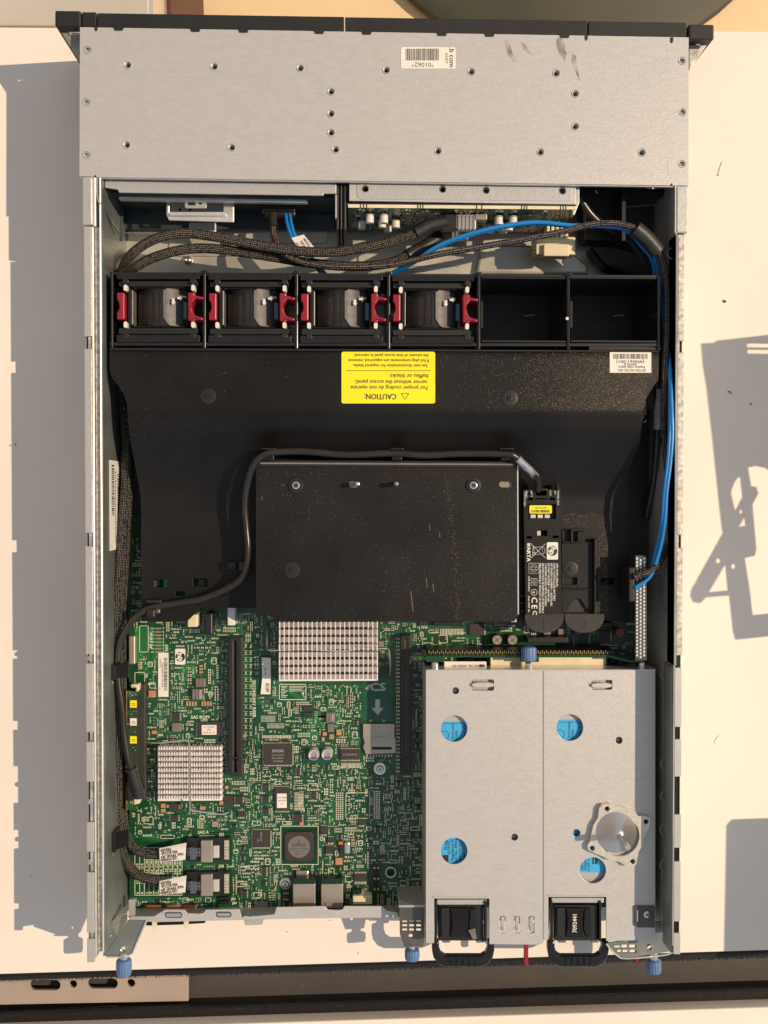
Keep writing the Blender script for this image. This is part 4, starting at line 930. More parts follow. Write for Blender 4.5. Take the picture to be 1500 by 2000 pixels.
# landmark pad fields
for a in ((678, 1551, 13, 14, 3.25, 3.25, 1.8, 1.8), (665, 1449, 18, 1, 2.5, 3, 1.3, 9), (667, 1490, 16, 1, 2.5, 3, 1.3, 10), (512, 1436, 20, 1, 2.9, 3, 1.7, 6), (656, 1548, 4, 13, 4, 4.2, 2.4, 2.4), (672, 1532, 14, 4, 4, 3.8, 2.4, 2), (730, 1545, 3, 14, 4.6, 4, 3, 2.2),
          (510, 1398, 12, 5, 2.4, 2.6, 1.5, 1.4), (522, 1413, 14, 4, 2.4, 2.6, 1.5, 1.4), (575, 1548, 1, 12, 3, 3, 18, 1.3), (480, 1238, 3, 2, 4, 9, 1.5, 7), (860, 1228, 16, 1, 2.9, 3, 1.5, 12)):
    x, y, nx, ny, dx, dy, w_, h_ = a
    if free(x, y, x+nx*dx, y+ny*dy): pads(*a); occ(x, y, x+nx*dx, y+ny*dy)
frame(675, 1548, 722, 1599, .8)
# slot side footprints
for i in range(16):
    y = 1258+i*13.2
    if 1340 < y < 1350 or y > 1440: continue
    for dx in (478, 488): 
        for s_ in (0, 1): vline(dx-1+s_*0, y+s_*7, dx+5, y+s_*7, .6)
        SK.cyl(dx+2, y+3.5, 1.5, ZB, ZB+.00008, 6)
    occ(474, y-2, 494, y+9)
for i in range(36): 
    y = 1246+i*7.4
    if y < 1508: pads(774, y, 2, 1, 4, 4, 2, 3.4)
occ(770, 1240, 782, 1512)
# traces: bundles of 45 degree lines
def bundle(x, y, n, gap, segs, w_=.8):
    for k in range(n):
        px_, py_ = x+k*gap*(segs[0][0] == 'v'), y+k*gap*(segs[0][0] == 'h')
        for d, l in segs:
            qx, qy = px_, py_
            if d == 'h': qx += l
            elif d == 'v': qy += l
            elif d == 'd': qx += l; qy += abs(l)
            elif d == 'u': qx += l; qy -= abs(l)
            v = Vector((qx-px_, qy-py_)); nn = Vector((-v.y, v.x)).normalized()*w_/2
            TR.prism([(px_+nn.x, py_+nn.y), (px_-nn.x, py_-nn.y), (qx-nn.x, qy-nn.y), (qx+nn.x, qy+nn.y)], ZB, ZB+.00003)
            px_, py_ = qx, qy
for a in ((455, 1596, 6, 2.6, [('v', 6), ('d', 18), ('v', 4), ('d', 20), ('h', 40)]), (370, 1590, 7, 2.4, [('v', 6), ('d', 30), ('h', 40), ('d', 14), ('v', 60)]), (500, 1310, 6, 2.6, [('v', 10), ('d', 30), ('v', 40)]), (300, 1380, 5, 3, [('h', 50), ('d', 14), ('v', 30)]),
          (640, 1340, 8, 3.2, [('v', 60), ('d', 10), ('v', 70)]), (590, 1370, 4, 3, [('h', 40), ('u', 14), ('h', 30)]), (480, 1500, 5, 2.6, [('v', 50), ('d', 12), ('v', 90)]), (340, 1480, 4, 3, [('h', 90)]), (263, 1380, 4, 2.8, [('v', 40), ('d', 10), ('v', 90)]),
          (720, 1515, 5, 3, [('v', 40), ('d', 10), ('v', 60)]), (600, 1600, 4, 3, [('h', 50), ('u', 16), ('h', 30)]), (500, 1540, 4, 2.4, [('v', 60), ('d', 8), ('v', 60)]), (830, 1215, 8, 2.6, [('h', 40), ('d', 14), ('h', 60)]), (270, 1300, 4, 3, [('h', 36), ('d', 20), ('h', 60)])): bundle(*a)
for i in range(120):
    x, y = R.uniform(262, 800), R.uniform(1220, 1740)
    bundle(x, y, R.choice((2, 3, 4, 5, 6)), R.uniform(2, 3), [(R.choice('hv'), R.uniform(10, 60)), (R.choice('du'), R.choice((-1, 1))*R.uniform(4, 16)), (R.choice('hv'), R.uniform(8, 60))], R.choice((.5, .7, .9)))
for a in ((352, 1278+20, 30, 34), (455, 1330, 1, 1), (340, 1318, 22, 3), (596, 1398, 40, 3), (470, 1262, 1, 1), (600, 1428, 22, 22)): TR.prism(rect(a[0], a[1], a[0]+a[2], a[1]+a[3]), ZB, ZB+.000035)
TR.prism([(496, 1265), (502, 1265), (502, 1290), (532, 1320), (600, 1368), (600, 1376), (590, 1372), (528, 1326), (496, 1294)], ZB, ZB+.000035)
TR.prism([(640, 1383), (662, 1383), (662, 1420), (650, 1430), (600, 1412), (594, 1400), (620, 1400), (620, 1388)], ZB, ZB+.000035)
TR.prism([(262, 1225), (298, 1225), (330, 1262), (330, 1318), (270, 1318)], ZB, ZB+.00003)
# via fields
def vias(x0, y0, x1, y1, g=5.2):
    j = 0; y = y0
    while y < y1:
        x = x0+(g/2 if j % 2 else 0)
        while x < x1:
            if free(x-1, y-1, x+1, y+1): VI.prism(circ(x, y, 1.3, 6), ZB, ZB+.00006)
            x += g
        y += g*.55; j += 1
for a in ((258, 1630, 362, 1652), (263, 1752, 425, 1768), (365, 1686, 450, 1700), (500, 1330, 545, 1378), (515, 1383, 545, 1392), (450, 1216, 480, 1238), (312, 1395, 322, 1425), (735, 1215, 760, 1225), (345, 1300, 352, 1320), (316, 1384, 322, 1400)): vias(*a)
# clusters
def cluster(x, y):
    kind = R.random(); v = R.random() < .5; s = R.choice((.8, .8, 1, 1, 1.3))
    if kind < .40:
        nx, ny = R.choice(((1, 2), (1, 4), (2, 3), (3, 1), (4, 1), (2, 5), (1, 6), (3, 3), (4, 2)))
        px_, py_ = (6.5*s, 3.8*s) if not v else (3.8*s, 6.5*s)
        if not free(x, y, x+nx*px_, y+ny*py_): return 0
        occ(x, y, x+nx*px_-1, y+ny*py_-1, 0); tan = R.random() < .35
        for i in range(nx):
            for j in range(ny):
                if R.random() < .88: smd(x+i*px_, y+j*py_, v, s, tan)
                else: pads(x+i*px_, y+j*py_, 2, 1, 3*s, 2, 1.5*s, 2*s)
        return 1
    if kind < .66:      # printed designators
        n = R.randint(2, 6); w_, h_ = n*3, 4
        if v: w_, h_ = h_, w_
        if not free(x, y, x+w_, y+h_): return 0
        occ(x, y, x+w_, y+h_, 0)
        for i in range(n):
            a, b_ = (x+i*3, y) if not v else (x, y+i*3)
            q = R.random()
            if q < .5: frame(a, b_, a+2.1, b_+3 if not v else b_+2.2, .8)
            elif q < .8: vline(a, b_, a, b_+3, .9); vline(a, b_+1.5, a+2, b_+1.5, .9)
            else: vline(a, b_, a+2, b_, .9); vline(a+1, b_, a+1, b_+3, .9)
        return 1
    if kind < .80:      # bare footprint arrays
        nx, ny = R.choice(((4, 1), (6, 1), (3, 3), (5, 2), (8, 2), (2, 6)))
        g = R.uniform(2.6, 3.4)
        if not free(x, y, x+nx*g, y+ny*g*1.6): return 0
        occ(x, y, x+nx*g, y+ny*g*1.6, 0); pads(x, y, nx, ny, g, g*1.6, g*.5, g*1.1, R.choice((SM, SK))); return 1
    if kind < .90:      # outlines
        w_, h_ = R.uniform(6, 20), R.uniform(6, 16)
        if not free(x, y, x+w_, y+h_): return 0
        for dx in range(1): frame(x, y, x+w_, y+h_, 1)
        if w_ < 11: occ(x, y, x+w_, y+h_, 0); pads(x+2, y+2, 2, int((h_-3)/3.4), w_-5.5, 3.4, 2, 1.8)
        return 1
    w_, h_ = R.choice(((6, 6), (8, 6), (6, 9), (10, 8), (5, 8)))
    if not free(x-3, y-2, x+w_+3, y+h_+2): return 0
    occ(x-3, y-2, x+w_+3, y+h_+2, 0); SD.box(x, y, x+w_, y+h_, ZB, ZB+.0014)
    for i in range(3):
        SM.box(x-2.4, y+h_*(i+.2)/3, x, y+h_*(i+.6)/3, ZB, ZB+.0005); SM.box(x+w_, y+h_*(i+.2)/3, x+w_+2.4, y+h_*(i+.6)/3, ZB, ZB+.0005)
    return 1
for i in range(42000):
    x, y = R.uniform(262, 828), R.uniform(1196, 1764)
    if R.random() < density(x, y): cluster(x, y)
for i in range(3000):
    x, y = R.uniform(828, 1236), R.uniform(1214, 1300)
    if R.random() < .35: cluster(x, y)
for i in range(200): cluster(R.uniform(256, 272), R.uniform(1050, 1230))
SK.build('silkscreen_marks', silk, mo, kind='stuff')
for i in range(9000):   # fine specks of solder and print between the parts
    x, y = R.uniform(262, 822), R.uniform(1216, 1764)
    if free(x-.5, y-.5, x+2, y+1.5) and R.random() < density(x, y):
        q = R.random(); w_, h_ = (R.uniform(.6, 1.2), R.uniform(1, 3.2)) if q < .5 else (R.uniform(1, 3.4), R.uniform(.6, 1.1))
        (SK2 if q < .7 else SM).prism(rect(x, y, x+w_, y+h_), ZB+.00002, ZB+.00012)
SK2.build('print_specks', silk, mo, kind='stuff')
SM.build('solder_joints', solder, mo, kind='stuff'); SD.build('dark_small_parts', smd_dk, mo, kind='stuff'); ST.build('tan_small_parts', smd_tan, mo, kind='stuff')
TR.build('traces', trace, mo, kind='stuff'); VI.build('vias', mat('via_ring', (.03, .20, .12, 1), .35, 0, .05, 60), mo, kind='stuff')
print('TRIS', sum(len(o.data.polygons) for o in kids(mo)))
# ================================================================ FAN CAGE
fz = .080
fc = thing('fan_cage', W(750, 610, .004), 'black plastic fan cage holding four fans with two empty bays at its right', 'fan cage')
bays = [(222, 397), (401, 577), (579, 755), (758, 932), (938, 1107), (1112, 1285)]
def fy(x): return (x-222)*.007
for i, (x0, x1) in enumerate(bays):
    d = fy(x0)
    top0 = 528+d; bot = 676+d*.6
    if i < 4:
        pass
    # partitions
for i, x in enumerate((216, 396, 576, 756, 932, 1107, 1284)):
    d = fy(x); wd = 6 if i not in (0, 6) else 5
    MB().prism([(x, 530+d), (x+wd, 530+d), (x+wd, 680+d*.5), (x, 680+d*.5)], .006, fz).build('partition', blackg, fc, bevel=.0006)
    if i < 6 and i > 0: MB().prism([(x-4, 526+d), (x+wd+4, 526+d), (x+wd+4, 532+d), (x-4, 532+d)], .05, fz+.0012).build('partition_cap', blackg, fc, bevel=.0006)
    if i in (4, 5): MB().prism(rrect(x+7, 588, x+11, 640, 1.5), .03, fz+.0004).build('latch_guide', blackp, fc, bevel=.0005)
MB().prism([(214, 531), (1288, 537), (1288, 543), (214, 537)], .010, fz-.001).build('front_wall', blackp, fc, bevel=.0005)
MB().prism([(214, 668), (1288, 670), (1288, 677), (214, 675)], .010, fz-.001).build('rear_wall', blackp, fc, bevel=.0005)
for i, (x0, x1) in enumerate(bays[4:]):
    MB().prism(rect(x0, 540, x1-4, 672), .006, .008).build('bay_floor', cavity, fc)
    MB().prism([(x0+3, 541), (x1-3, 542), (x1-3, 545), (x0+3, 544)], .06, fz+.001).build('bay_rim', blackp, fc, bevel=.0004)
    MB().prism([(x0+3, 664), (x1-3, 665), (x1-3, 669), (x0+3, 668)], .05, fz+.001).build('bay_rim', blackp, fc, bevel=.0004)
    MB().obox(x0+96, 616, 22, 2.5, 6, .02, .022).build('floor_rib', greyfan, fc)
    MB().cyl(x0+50, 640, 4, .008, .0085, 12).build('floor_boss', blackp, fc)
MB().cyl(1108, 622, 3, fz, fz+.0006, 12).build('white_dot', white_pl, fc)
MB().prism([(1150, 676), (1180, 671), (1200, 671), (1290, 679), (1290, 684), (1150, 684)], .074, .0785).build('rear_lip', blackp, fc, bevel=.0005)
# ---- one fan, copied three times
FX0, FX1 = 228, 397
fancov = mat('grey_fan_cover', (.10, .095, .10, 1), .5, 0, .15, 260)
def make_fan():
    t = thing('fan', W((FX0+FX1)/2, 605, .008), 'hot plug fan with wine red latches, leftmost in the row beside the chassis wall', 'fan', 'hot plug fans in the fan cage')
    z = fz+.0015
    MB().prism(rrect(FX0, 534, 390, 545, 2), .012, z).build('front_frame', blackg, t, bevel=.0012)
    MB().prism(rrect(FX0+4, 549, 386, 559, 2), .012, z-.003).build('inner_frame', blackp, t, bevel=.001)
    MB().prism(rrect(FX0, 654, 390, 668, 2), .012, z).build('rear_frame', blackg, t, bevel=.0012)
    MB().prism(rrect(FX0+4, 641, 386, 652, 2), .012, z-.003).build('inner_frame', blackp, t, bevel=.001)
    # curved shroud: half cylinder with its axis front to rear
    b = MB(); xa, xb_ = W(262, 600, .07).x, W(365, 600, .07).x; cx = (xa+xb_)/2; rr = (xb_-xa)/2; ya, yb_ = W(300, 559, .07).y, W(300, 641, .07).y; n = 24
    vs = []; fs = []
    for j, (yy, k) in enumerate(((ya, .93), (ya-.003, .99), ((ya+yb_)/2, 1.0), (yb_+.003, .99), (yb_, .93))):
        for i in range(n+1):
            q = math.pi*i/n; vs.append((cx-rr*1.12*math.cos(q)*k, yy, .048+.026*math.sin(q)*k))
    for j in range(4):
        for i in range(n): fs.append((j*(n+1)+i, (j+1)*(n+1)+i, (j+1)*(n+1)+i+1, j*(n+1)+i+1))
    b.raw(vs, fs); b.build('shroud', smoke, t, smooth=True)
    b = MB(); vs = []; fs = []; n2 = 14     # grey cover: a curved sector of the shroud with clipped corners
    for i in range(n2+1):
        u = i/n2; q = math.radians(97+58*u); cut = max(0, .18-u)*.022+max(0, u-.86)*.02
        for yy in (ya-.0015-cut*.6, yb_+.0015+cut*1.5): vs.append((cx-rr*1.16*math.cos(q), yy, .048+.0272*math.sin(q)))
    for i in range(n2): fs.append((i*2, i*2+1, i*2+3, i*2+2))
    m_ = len(vs); vs += [(x, y, z_-.0008) for x, y, z_ in vs]; fs += [tuple(g+m_ for g in f[::-1]) for f in fs]
    b.raw(vs, fs); k = b.build('grey_cover', fancov, t, smooth=True)
    b = MB(); b.prism([(346, 580), (352, 580), (352, 577), (357, 582), (352, 587), (352, 584), (346, 584)], .0758, .0759); b.prism([(336, 583), (341, 583), (341, 590), (343, 590), (338.5, 595), (334, 590), (336, 590)], .0758, .0759); b.build('arrows', whiteink, k)
    MB().prism(rrect(250, 561, 256, 639, 3), .055, .077).build('wire_guard', blackg, t, bevel=.001)
    MB().prism([(358, 588), (366, 590), (366, 625), (358, 622)], .06, .0765).build('blue_grip', mat('slate_blue_plastic', (.05, .075, .12, 1), .4, 0, .1, 60), t, bevel=.0008)
    for y0, y1 in ((560, 563), (637, 640)): MB().prism(rect(258, y0, 362, y1), .050, .0745).build('shroud_rim', blackg, t, bevel=.0008)
    MB().prism(rect(257, 566, 260, 634), .05, .074).build('side_rail', greyfan, t, bevel=.0005)
    for x in (300, 312): MB().prism(rect(x, 570, x+1.2, 630), .0738, .0748).build('mould_line', blackp, t)
    # red latches
    MB().prism([(228, 571), (243, 571), (243, 624), (228, 624), (228, 610), (232, 604), (233, 598), (232, 590), (228, 585)], .060, .0835).build('latch', redp, t, bevel=.0008)
    k = MB().prism([(367, 571), (380, 571), (380, 576), (397, 580), (397, 585), (381, 583), (375, 592), (374, 599), (376, 608), (381, 616), (396, 620), (396, 626), (381, 624), (379, 628), (367, 626)], .062, .0835).build('latch', redp, t, bevel=.0008)
    for x, y in ((245, 562), (245, 634), (377, 562), (377, 634)):
        MB().prism(rrect(x-3.6, y-6, x+3.6, y+6, 3.2), .070, .0815).build('nylon_pin', white_pl, t, bevel=.0008)
    for y in (549, 655): 
        MB().lathe(245, y, [(6, .08), (6, .0822)], 14).build('boss', blackp, t, bevel=.0003); MB().lathe(377, y, [(6, .08), (6, .0822)], 14).build('boss', blackp, t, bevel=.0003)
    return t
f0 = make_fan()
base = W(FX0, 605, fz)
for i, (xx, dy, lab) in enumerate(((407, 1, 'hot plug fan with wine red latches, second from the left wall of the server'), (586, 2, 'hot plug fan with wine red latches, third from the left wall of the server'), (765, 3.5, 'hot plug fan with wine red latches, directly beside the empty fan bays'))):
    copy_tree(f0, W(xx, 605+dy, fz)-base, label=lab)
# ================================================================ BAFFLE
ba = thing('air_baffle', W(750, 940, .02), 'wide black plastic air baffle with wavy sides and a yellow caution label', 'air baffle')
def bprof(y):   # height along the photograph's rows
    P = [(680, .0765), (690, .078), (800, .078), (835, .073), (880, .062), (930, .0525), (965, .047), (1000, .0455)]
    for (a, za), (b_, zb) in zip(P, P[1:]):
        if y <= b_: t = (y-a)/(b_-a); t = t*t*(3-2*t) if a >= 800 and False else t; return za+(zb-za)*t
    return .0455
LX = [(683, 214), (720, 214), (738, 219), (752, 230), (768, 241), (785, 247), (820, 250), (860, 254), (900, 262), (940, 270), (975, 275), (1000, 276)]
RX = [(683, 1287), (738, 1286), (755, 1274), (775, 1262), (800, 1256), (830, 1253), (865, 1249), (890, 1238), (915, 1229), (945, 1226), (975, 1226), (1000, 1227)]
def ip(P, y):
    if y <= P[0][0]: return P[0][1]
    for (a, xa), (b_, xb_) in zip(P, P[1:]):
        if y <= b_: return xa+(xb_-xa)*(y-a)/(b_-a)
    return P[-1][1]
ys = [683+i*(1000-683)/40 for i in range(41)]; nx = 24; vs = []; fs = []
for y in ys:
    z = bprof(y); a, b_ = ip(LX, y), ip(RX, y)
    for i in range(nx+1): vs.append(W(a+(b_-a)*i/nx, y+(3*(i/nx)), z))
for j in range(40):
    for i in range(nx): fs.append((j*(nx+1)+i, (j+1)*(nx+1)+i, (j+1)*(nx+1)+i+1, j*(nx+1)+i+1))
o = len(vs)     # skirts
for side in (0, nx):
    for j in range(41): vs.append(vs[j*(nx+1)+side]-Vector((0, 0, .03)))
for j in range(40):
    fs.append((j*(nx+1), o+j, o+j+1, (j+1)*(nx+1))); fs.append((j*(nx+1)+nx, (j+1)*(nx+1)+nx, o+41+j+1, o+41+j))
b = MB(); b.raw(vs, fs); b.build('duct_panel', blackm, ba, smooth=True)
zl = .0455
lh = [rect(300, 1132, 327, 1147), rect(377, 1130, 405, 1146), rect(343, 1155, 361, 1164), rect(1174, 1128, 1200, 1142), rect(430, 1160, 441, 1163)]
MB().prism([(276, 999), (1227, 1003), (1228, 1212), (1010, 1212), (1010, 1190), (495, 1188), (393, 1187), (364, 1215), (276, 1213)], zl-.0016, zl, holes=lh).build('lower_deck', blackm, ba, bevel=.0003)
MB().prism([(276, 1000), (279, 1000), (279, 1212), (276, 1212)], .018, zl-.0017).build('deck_side_wall', blackm, ba)
MB().prism([(1225, 1003), (1228, 1003), (1229, 1212), (1226, 1212)], .018, zl-.0017).build('deck_side_wall', blackm, ba)
for L in ((300, 1134, 316, 1147), (383, 1132, 388, 1146)):
    b = MB()
    for i in range(5): b.box(L[0]+12*(L[0] > 350)+i*2.2-6, L[1], L[0]+12*(L[0] > 350)+i*2.2-5, L[3], .020, .036)
    b.build('visible_rib', greyfan, ba, kind='stuff')
MB().prism([(214, 679), (1288, 684), (1288, 688), (214, 684)], .068, .0792).build('front_rib', blackp, ba, bevel=.0006)
def marker(x, y, z, par, r_=15.5, m_=blackp):
    k = MB().lathe(x, y, [(r_, z-.0004), (r_, z+.0004), (r_-1.2, z+.0005), (5.5, z+.0005), (5, z+.0012), (3, z+.0013), (2.6, z+.0006)], 32).build('moulding_mark', m_, par, smooth=True); return k
marker(406, 773, .078, ba); marker(996, 777, .078, ba)
s = MB().prism(rrect(667, 687, 850, 788, 4), .0782, .0785).build('caution_label', yellow, ba)
b = MB(); z = .07855
for tx, x, y, sz, wd in (('CAUTION:', 743, 774, 15, 62), ('For proper cooling do not operate', 760, 757, 11, 150), ('server without the access panel,', 764, 746, 11, 140), ('baffles or blanks.', 798, 734, 11, 76),
                     ('See user documentation for required blanks.', 762, 714, 9, 146), ('If hot plug components are supported, minimize', 759, 704, 9, 158), ('the amount of time access panel is removed.', 764, 694, 9, 146)):
    text(b, tx, x, y, sz, z, 180, 1, .02 if sz < 15 else .03, width=wd)
b.prism(rect(676, 723.5, 841, 724.6), z-.00002, z)
b.prism([(782, 780-12.6+12), (799, 779.4), (790.5, 766)][::1], z-.00002, z, holes=[[(785, 778), (796, 778), (790.5, 769)]]) if False else None
tri = lambda k: [(791-8.5*k, 768+12*(1-k)*.35), (791+8.5*k, 768+12*(1-k)*.35), (791, 781-12*(1-k)*.55)]
b.prism(tri(1), z-.00002, z, holes=[tri(.72)]); b.build('printing', ink, s)
s = MB().prism(rrect(1191, 685, 1272, 728, .5), .0782, .0785).build('part_number_label', paper, ba)
b = MB(); barcode(b, 1198, 691, 1265, 701, z, seed=9)
for tx, y, sz, wd in (('[496061-001]', 706, 8, 54), ('BAFFLE', 711.5, 7, 25), ('Replace with Spare', 717, 7, 52), ('HP P/N 463181-001', 723, 7, 54)): text(b, tx, 1231+3*(y > 715), y, sz, z, 180, 1, .02, width=wd)
b.build('printing', ink, s)
# cable posts on the baffle's left and right
k = MB().box(444, 1098, 461, 1112, zl, zl+.004).build('hook_base', blackp, ba, bevel=.0004); MB().box(466, 1097, 482, 1114, zl, zl+.020).build('hook_post', blackm, ba, bevel=.0006)
MB().box(285, 1172, 314, 1178, zl, zl+.012).build('cable_hook', blackp, ba, bevel=.0006); MB().box(286, 1190, 302, 1206, zl, zl+.014).build('cable_hook', blackp, ba, bevel=.0008); MB().box(303, 1190, 312, 1198, zl, zl+.004).build('clear_foot', greyfan, ba, bevel=.0006)
tabm = mat('dusty_finger_tab', (.026, .023, .021, 1), .4, 0, .2, 40, .3, 1500, speck=.7, spscale=900, speckcol=(.25, .21, .16, 1))
# ---- battery bay number 2 (moulded frame)
dz = zl
MB().prism([(1097, 1035), (1115, 1035), (1115, 1057), (1128, 1057), (1128, 1035), (1143, 1035), (1143, 1059), (1160, 1059), (1160, 1199), (1097, 1199)], dz+.0002, dz+.0035,
    holes=[rect(1101, 1128, 1127, 1142), [(1102, 1196), (1110, 1190), (1117, 1176), (1126, 1169), (1135, 1171), (1143, 1185), (1155, 1196)]]).build('battery_bay', blackm, ba, bevel=.0006)
MB().prism([(1100, 1160), (1158, 1160), (1158, 1198), (1100, 1198)], dz+.0003, dz+.0006).build('recess_shade', ink, ba)  # dark sheet put in the cut-out, the hollow's shade is its colour
MB().prism([(1160, 1052), (1166, 1052), (1166, 1200), (1160, 1200)], dz+.0002, dz+.008).build('bay_rail', blackm, ba, bevel=.0006)
MB().prism([(1098, 1148), (1166, 1150), (1166, 1153), (1098, 1151)], dz+.0035, dz+.006).build('bay_rib', blackm, ba, bevel=.0004)
MB().prism([(1115, 1033), (1144, 1033), (1144, 1038), (1119, 1038), (1119, 1060), (1115, 1060)], dz+.0035, dz+.008).build('latch_frame', blackm, ba, bevel=.0005)
MB().box(1100, 1057, 1140, 1061, dz+.0035, dz+.007).build('bay_rib', blackm, ba, bevel=.0004)
b = MB(); [b.box(1101+i*7, 1129, 1103+i*7, 1141, .030, .040) for i in range(4)]; b.build('visible_rib', greyfan, ba, kind='stuff')
marker(1115, 1111, dz+.0035, ba, 14.5)
for i, (x0, x1, n_) in enumerate(((1025, 1101, '1'), (1103, 1180, '2'))):
    cx = (x0+x1)/2; P = [(x0, 1199)]+[(cx-(x1-x0)/2*math.cos(math.pi*j/20)*(1 if 2 < j < 18 else 1), 1203+33*math.sin(math.pi*j/20)**.8) for j in range(21)]+[(x1, 1199)]
    k = MB().prism(P, dz+.0015, dz+.0075).build('finger_tab', tabm, ba, bevel=.0008)
    b = MB(); text(b, n_, cx+1, 1220, 32, dz+.0078, 0, 1, .02); b.build('number', ink, k)
# ---- battery module 1
bt = thing('battery_pack', W(1060, 1080, zl), 'black battery pack covered in white printing, clipped in bay 1 of the baffle', 'battery')
zb = dz+.0125
MB().prism([(1022, 957), (1045, 955), (1095, 957), (1097, 1200), (1027, 1200)], dz+.0005, zb,
    holes=[rect(1047, 957, 1068, 968), rect(1031, 984, 1086, 1014), rect(1048, 1036, 1069, 1047), rect(1028, 1047, 1039, 1052), rect(1079, 1046, 1091, 1051), circ(1034, 965, 2.2, 8), circ(1081, 965, 2.2, 8), rect(1031, 972, 1041, 977), rect(1074, 972, 1084, 977), rect(1046, 973, 1069, 975.5)]).build('housing', blackm, bt, bevel=.0004)
MB().box(1046, 954, 1069, 958, zb-.003, zb+.002).build('latch', blackp, bt, bevel=.0005); MB().box(1087, 946, 1092, 958, zb-.004, zb+.001).build('peg', blackm, bt, bevel=.0004)
MB().box(1030, 983, 1087, 1015, dz+.0006, dz+.006).build('cell_board', pcbdk, bt)
k = MB().prism(rrect(1034, 987, 1078, 1003, 3), dz+.006, dz+.010).build('yellow_label', yellow, bt)
b = MB(); text(b, '462976-001', 1056, 992, 5, dz+.0101, 180); barcode(b, 1038, 996, 1074, 1001, dz+.0101, seed=5); b.build('printing', ink, k)
for i in range(3): MB().box(1036+i*14, 1005, 1046+i*14, 1012, dz+.006, dz+.008).build('cell_contact', solder, bt, bevel=.0003)
MB().box(1049, 1037, 1056, 1046, dz+.002, dz+.008).build('connector_glint', solder, bt)
b = MB()
for i, y in enumerate((1070, 1085, 1163, 1177, 1192)): b.box(1015, y, 1026, y+2, dz+.001, dz+.008)
b.build('side_ribs', blackp, bt, kind='stuff')
k = MB().prism(rrect(1068, 1059, 1090, 1093, 2.5), zb, zb+.0001).build('maker_mark', whiteink, bt)
b = MB(); b.cyl(1079, 1076, 9.6, zb+.0001, zb+.00015, 24); b.build('black_disc', ink, k); b = MB(); text(b, 'hp', 1079, 1076, 16, zb+.0002, -105, 1, .04); b.build('printing', whiteink, k)
b = MB(); z = zb+.0001
text(b, 'VARTA', 1032, 1079, 10, z, -90, 1.15, .04); b.prism([(1030, 1061), (1035, 1061), (1035, 1067), (1030, 1064)], z-.0001, z)
# crossed bin
for p, q in (((1037, 1062), (1065, 1090)), ((1065, 1062), (1037, 1090))): b.tube([(p[0], p[1], z), (q[0], q[1], z)], .0002, 4, smooth=0)
def lines(P, w_=.00018): b.tube([(x, y, z) for x, y in P], w_, 4, smooth=0)
lines([(1042, 1069), (1058, 1068), (1061, 1082), (1044, 1083), (1042, 1069)]); lines([(1041, 1067), (1040, 1085)]); lines(circ(1043, 1081, 2.5, 10)+[(1045.5, 1081)]); lines([(1060, 1070), (1064, 1070), (1064, 1080), (1061, 1081)])
lines([(1033, 1100), (1052, 1100), (1052, 1120), (1033, 1120), (1033, 1100)])
for q in range(6): lines(circ(1042.5+5.5*math.cos(q*1.047), 1110+5.5*math.sin(q*1.047), 2.6, 8)+[(1045.1+5.5*math.cos(q*1.047), 1110+5.5*math.sin(q*1.047))], .00012)
for (x0, y0) in ((1037, 1130), (1044, 1130), (1037, 1138), (1044, 1138)): lines([(x0, y0), (x0+5, y0), (x0+5, y0+5), (x0, y0+5), (x0, y0)], .0002)
lines(circ(1043, 1157, 6, 16)+[(1049, 1157)], .00022); text(b, 'e', 1043, 1157, 9, z, -90, 1, .03)
text(b, 'C', 1043, 1172, 16, z, -90, 1, .03); text(b, 'E', 1043, 1185, 16, z, -90, 1, .03); text(b, 'C', 1044, 1197, 12, z, -90, 1, .03)
for i, (s_, l) in enumerate((('4.8V NI-MH, 650mAh', 46), ('RAID CONTROLLER BATTERY', 74), ('HP SPARES NUMBER = 462976-001', 84), ('HP PART NUMBER = 460499-001', 76), ('CONTAINS NICKEL METAL HYDRIDE', 84), ('BATTERY MUST BE DISPOSED OF PROPERLY', 98), ('RBN: INSTNM-BJ11 PRODUCT OF GERMANY', 98))):
    text(b, s_, 1088-i*5.6, 1100+l/2, 5.6, z, -90, 1, .02, width=l)
text(b, 'Date: 09/09  Re', 1033, 1180, 5, z, -90, 1, .015); text(b, 'HHR HHHHH', 1033, 1140, 5, z, -90, 1, .01)
text(b, 'POWER LEDS', 1090, 972, 5, z, -90); text(b, 'SYS', 1084, 962, 5, z, -90); text(b, 'AUX', 1075, 963, 5, z, -90); text(b, 'BATT', 1038, 965, 5, z, -90); text(b, 'BBWC', 1028, 966, 5, z, -90); text(b, 'STATUS LEDS', 1025, 975, 4.6, z, -90)
b.build('printing', whiteink, bt)
# ================================================================ RAISED TRAY ON THE BAFFLE
zt = .071
tr = thing('riser_tray', W(755, 1060, zl), 'raised flat black tray with a chamfered corner, screwed over the middle of the baffle', 'tray')
slots = [rrect(681, 940, 705, 952, 5.5), rrect(975, 940, 1003, 952, 5.5)]
MB().prism([(500, 905), (1010, 907), (1011, 1206), (1004, 1214), (546, 1214), (500, 1189)], zt-.0015, zt, holes=slots+[circ(578, 948, 9, 16), circ(925, 948, 9, 16)]).build('tray_top', blackd, tr, bevel=.0005)
MB().prism([(502, 1000), (503.5, 1000), (503.5, 1190), (502, 1188)], zl+.001, zt-.0016).build('tray_side', blackm, tr)
for L in ([(502, 907), (505, 907), (505, 1188), (502, 1188)], [(1007, 909), (1009.5, 909), (1009.5, 1206), (1007, 1206)]): MB().prism(L, zl+.001, zt-.0016).build('tray_side', blackm, tr)
MB().prism([(1010.2, 909), (1012.2, 909), (1013.5, 1200), (1011.2, 1200)], zt-.006, zt-.0005).build('edge_strip', bright, tr)
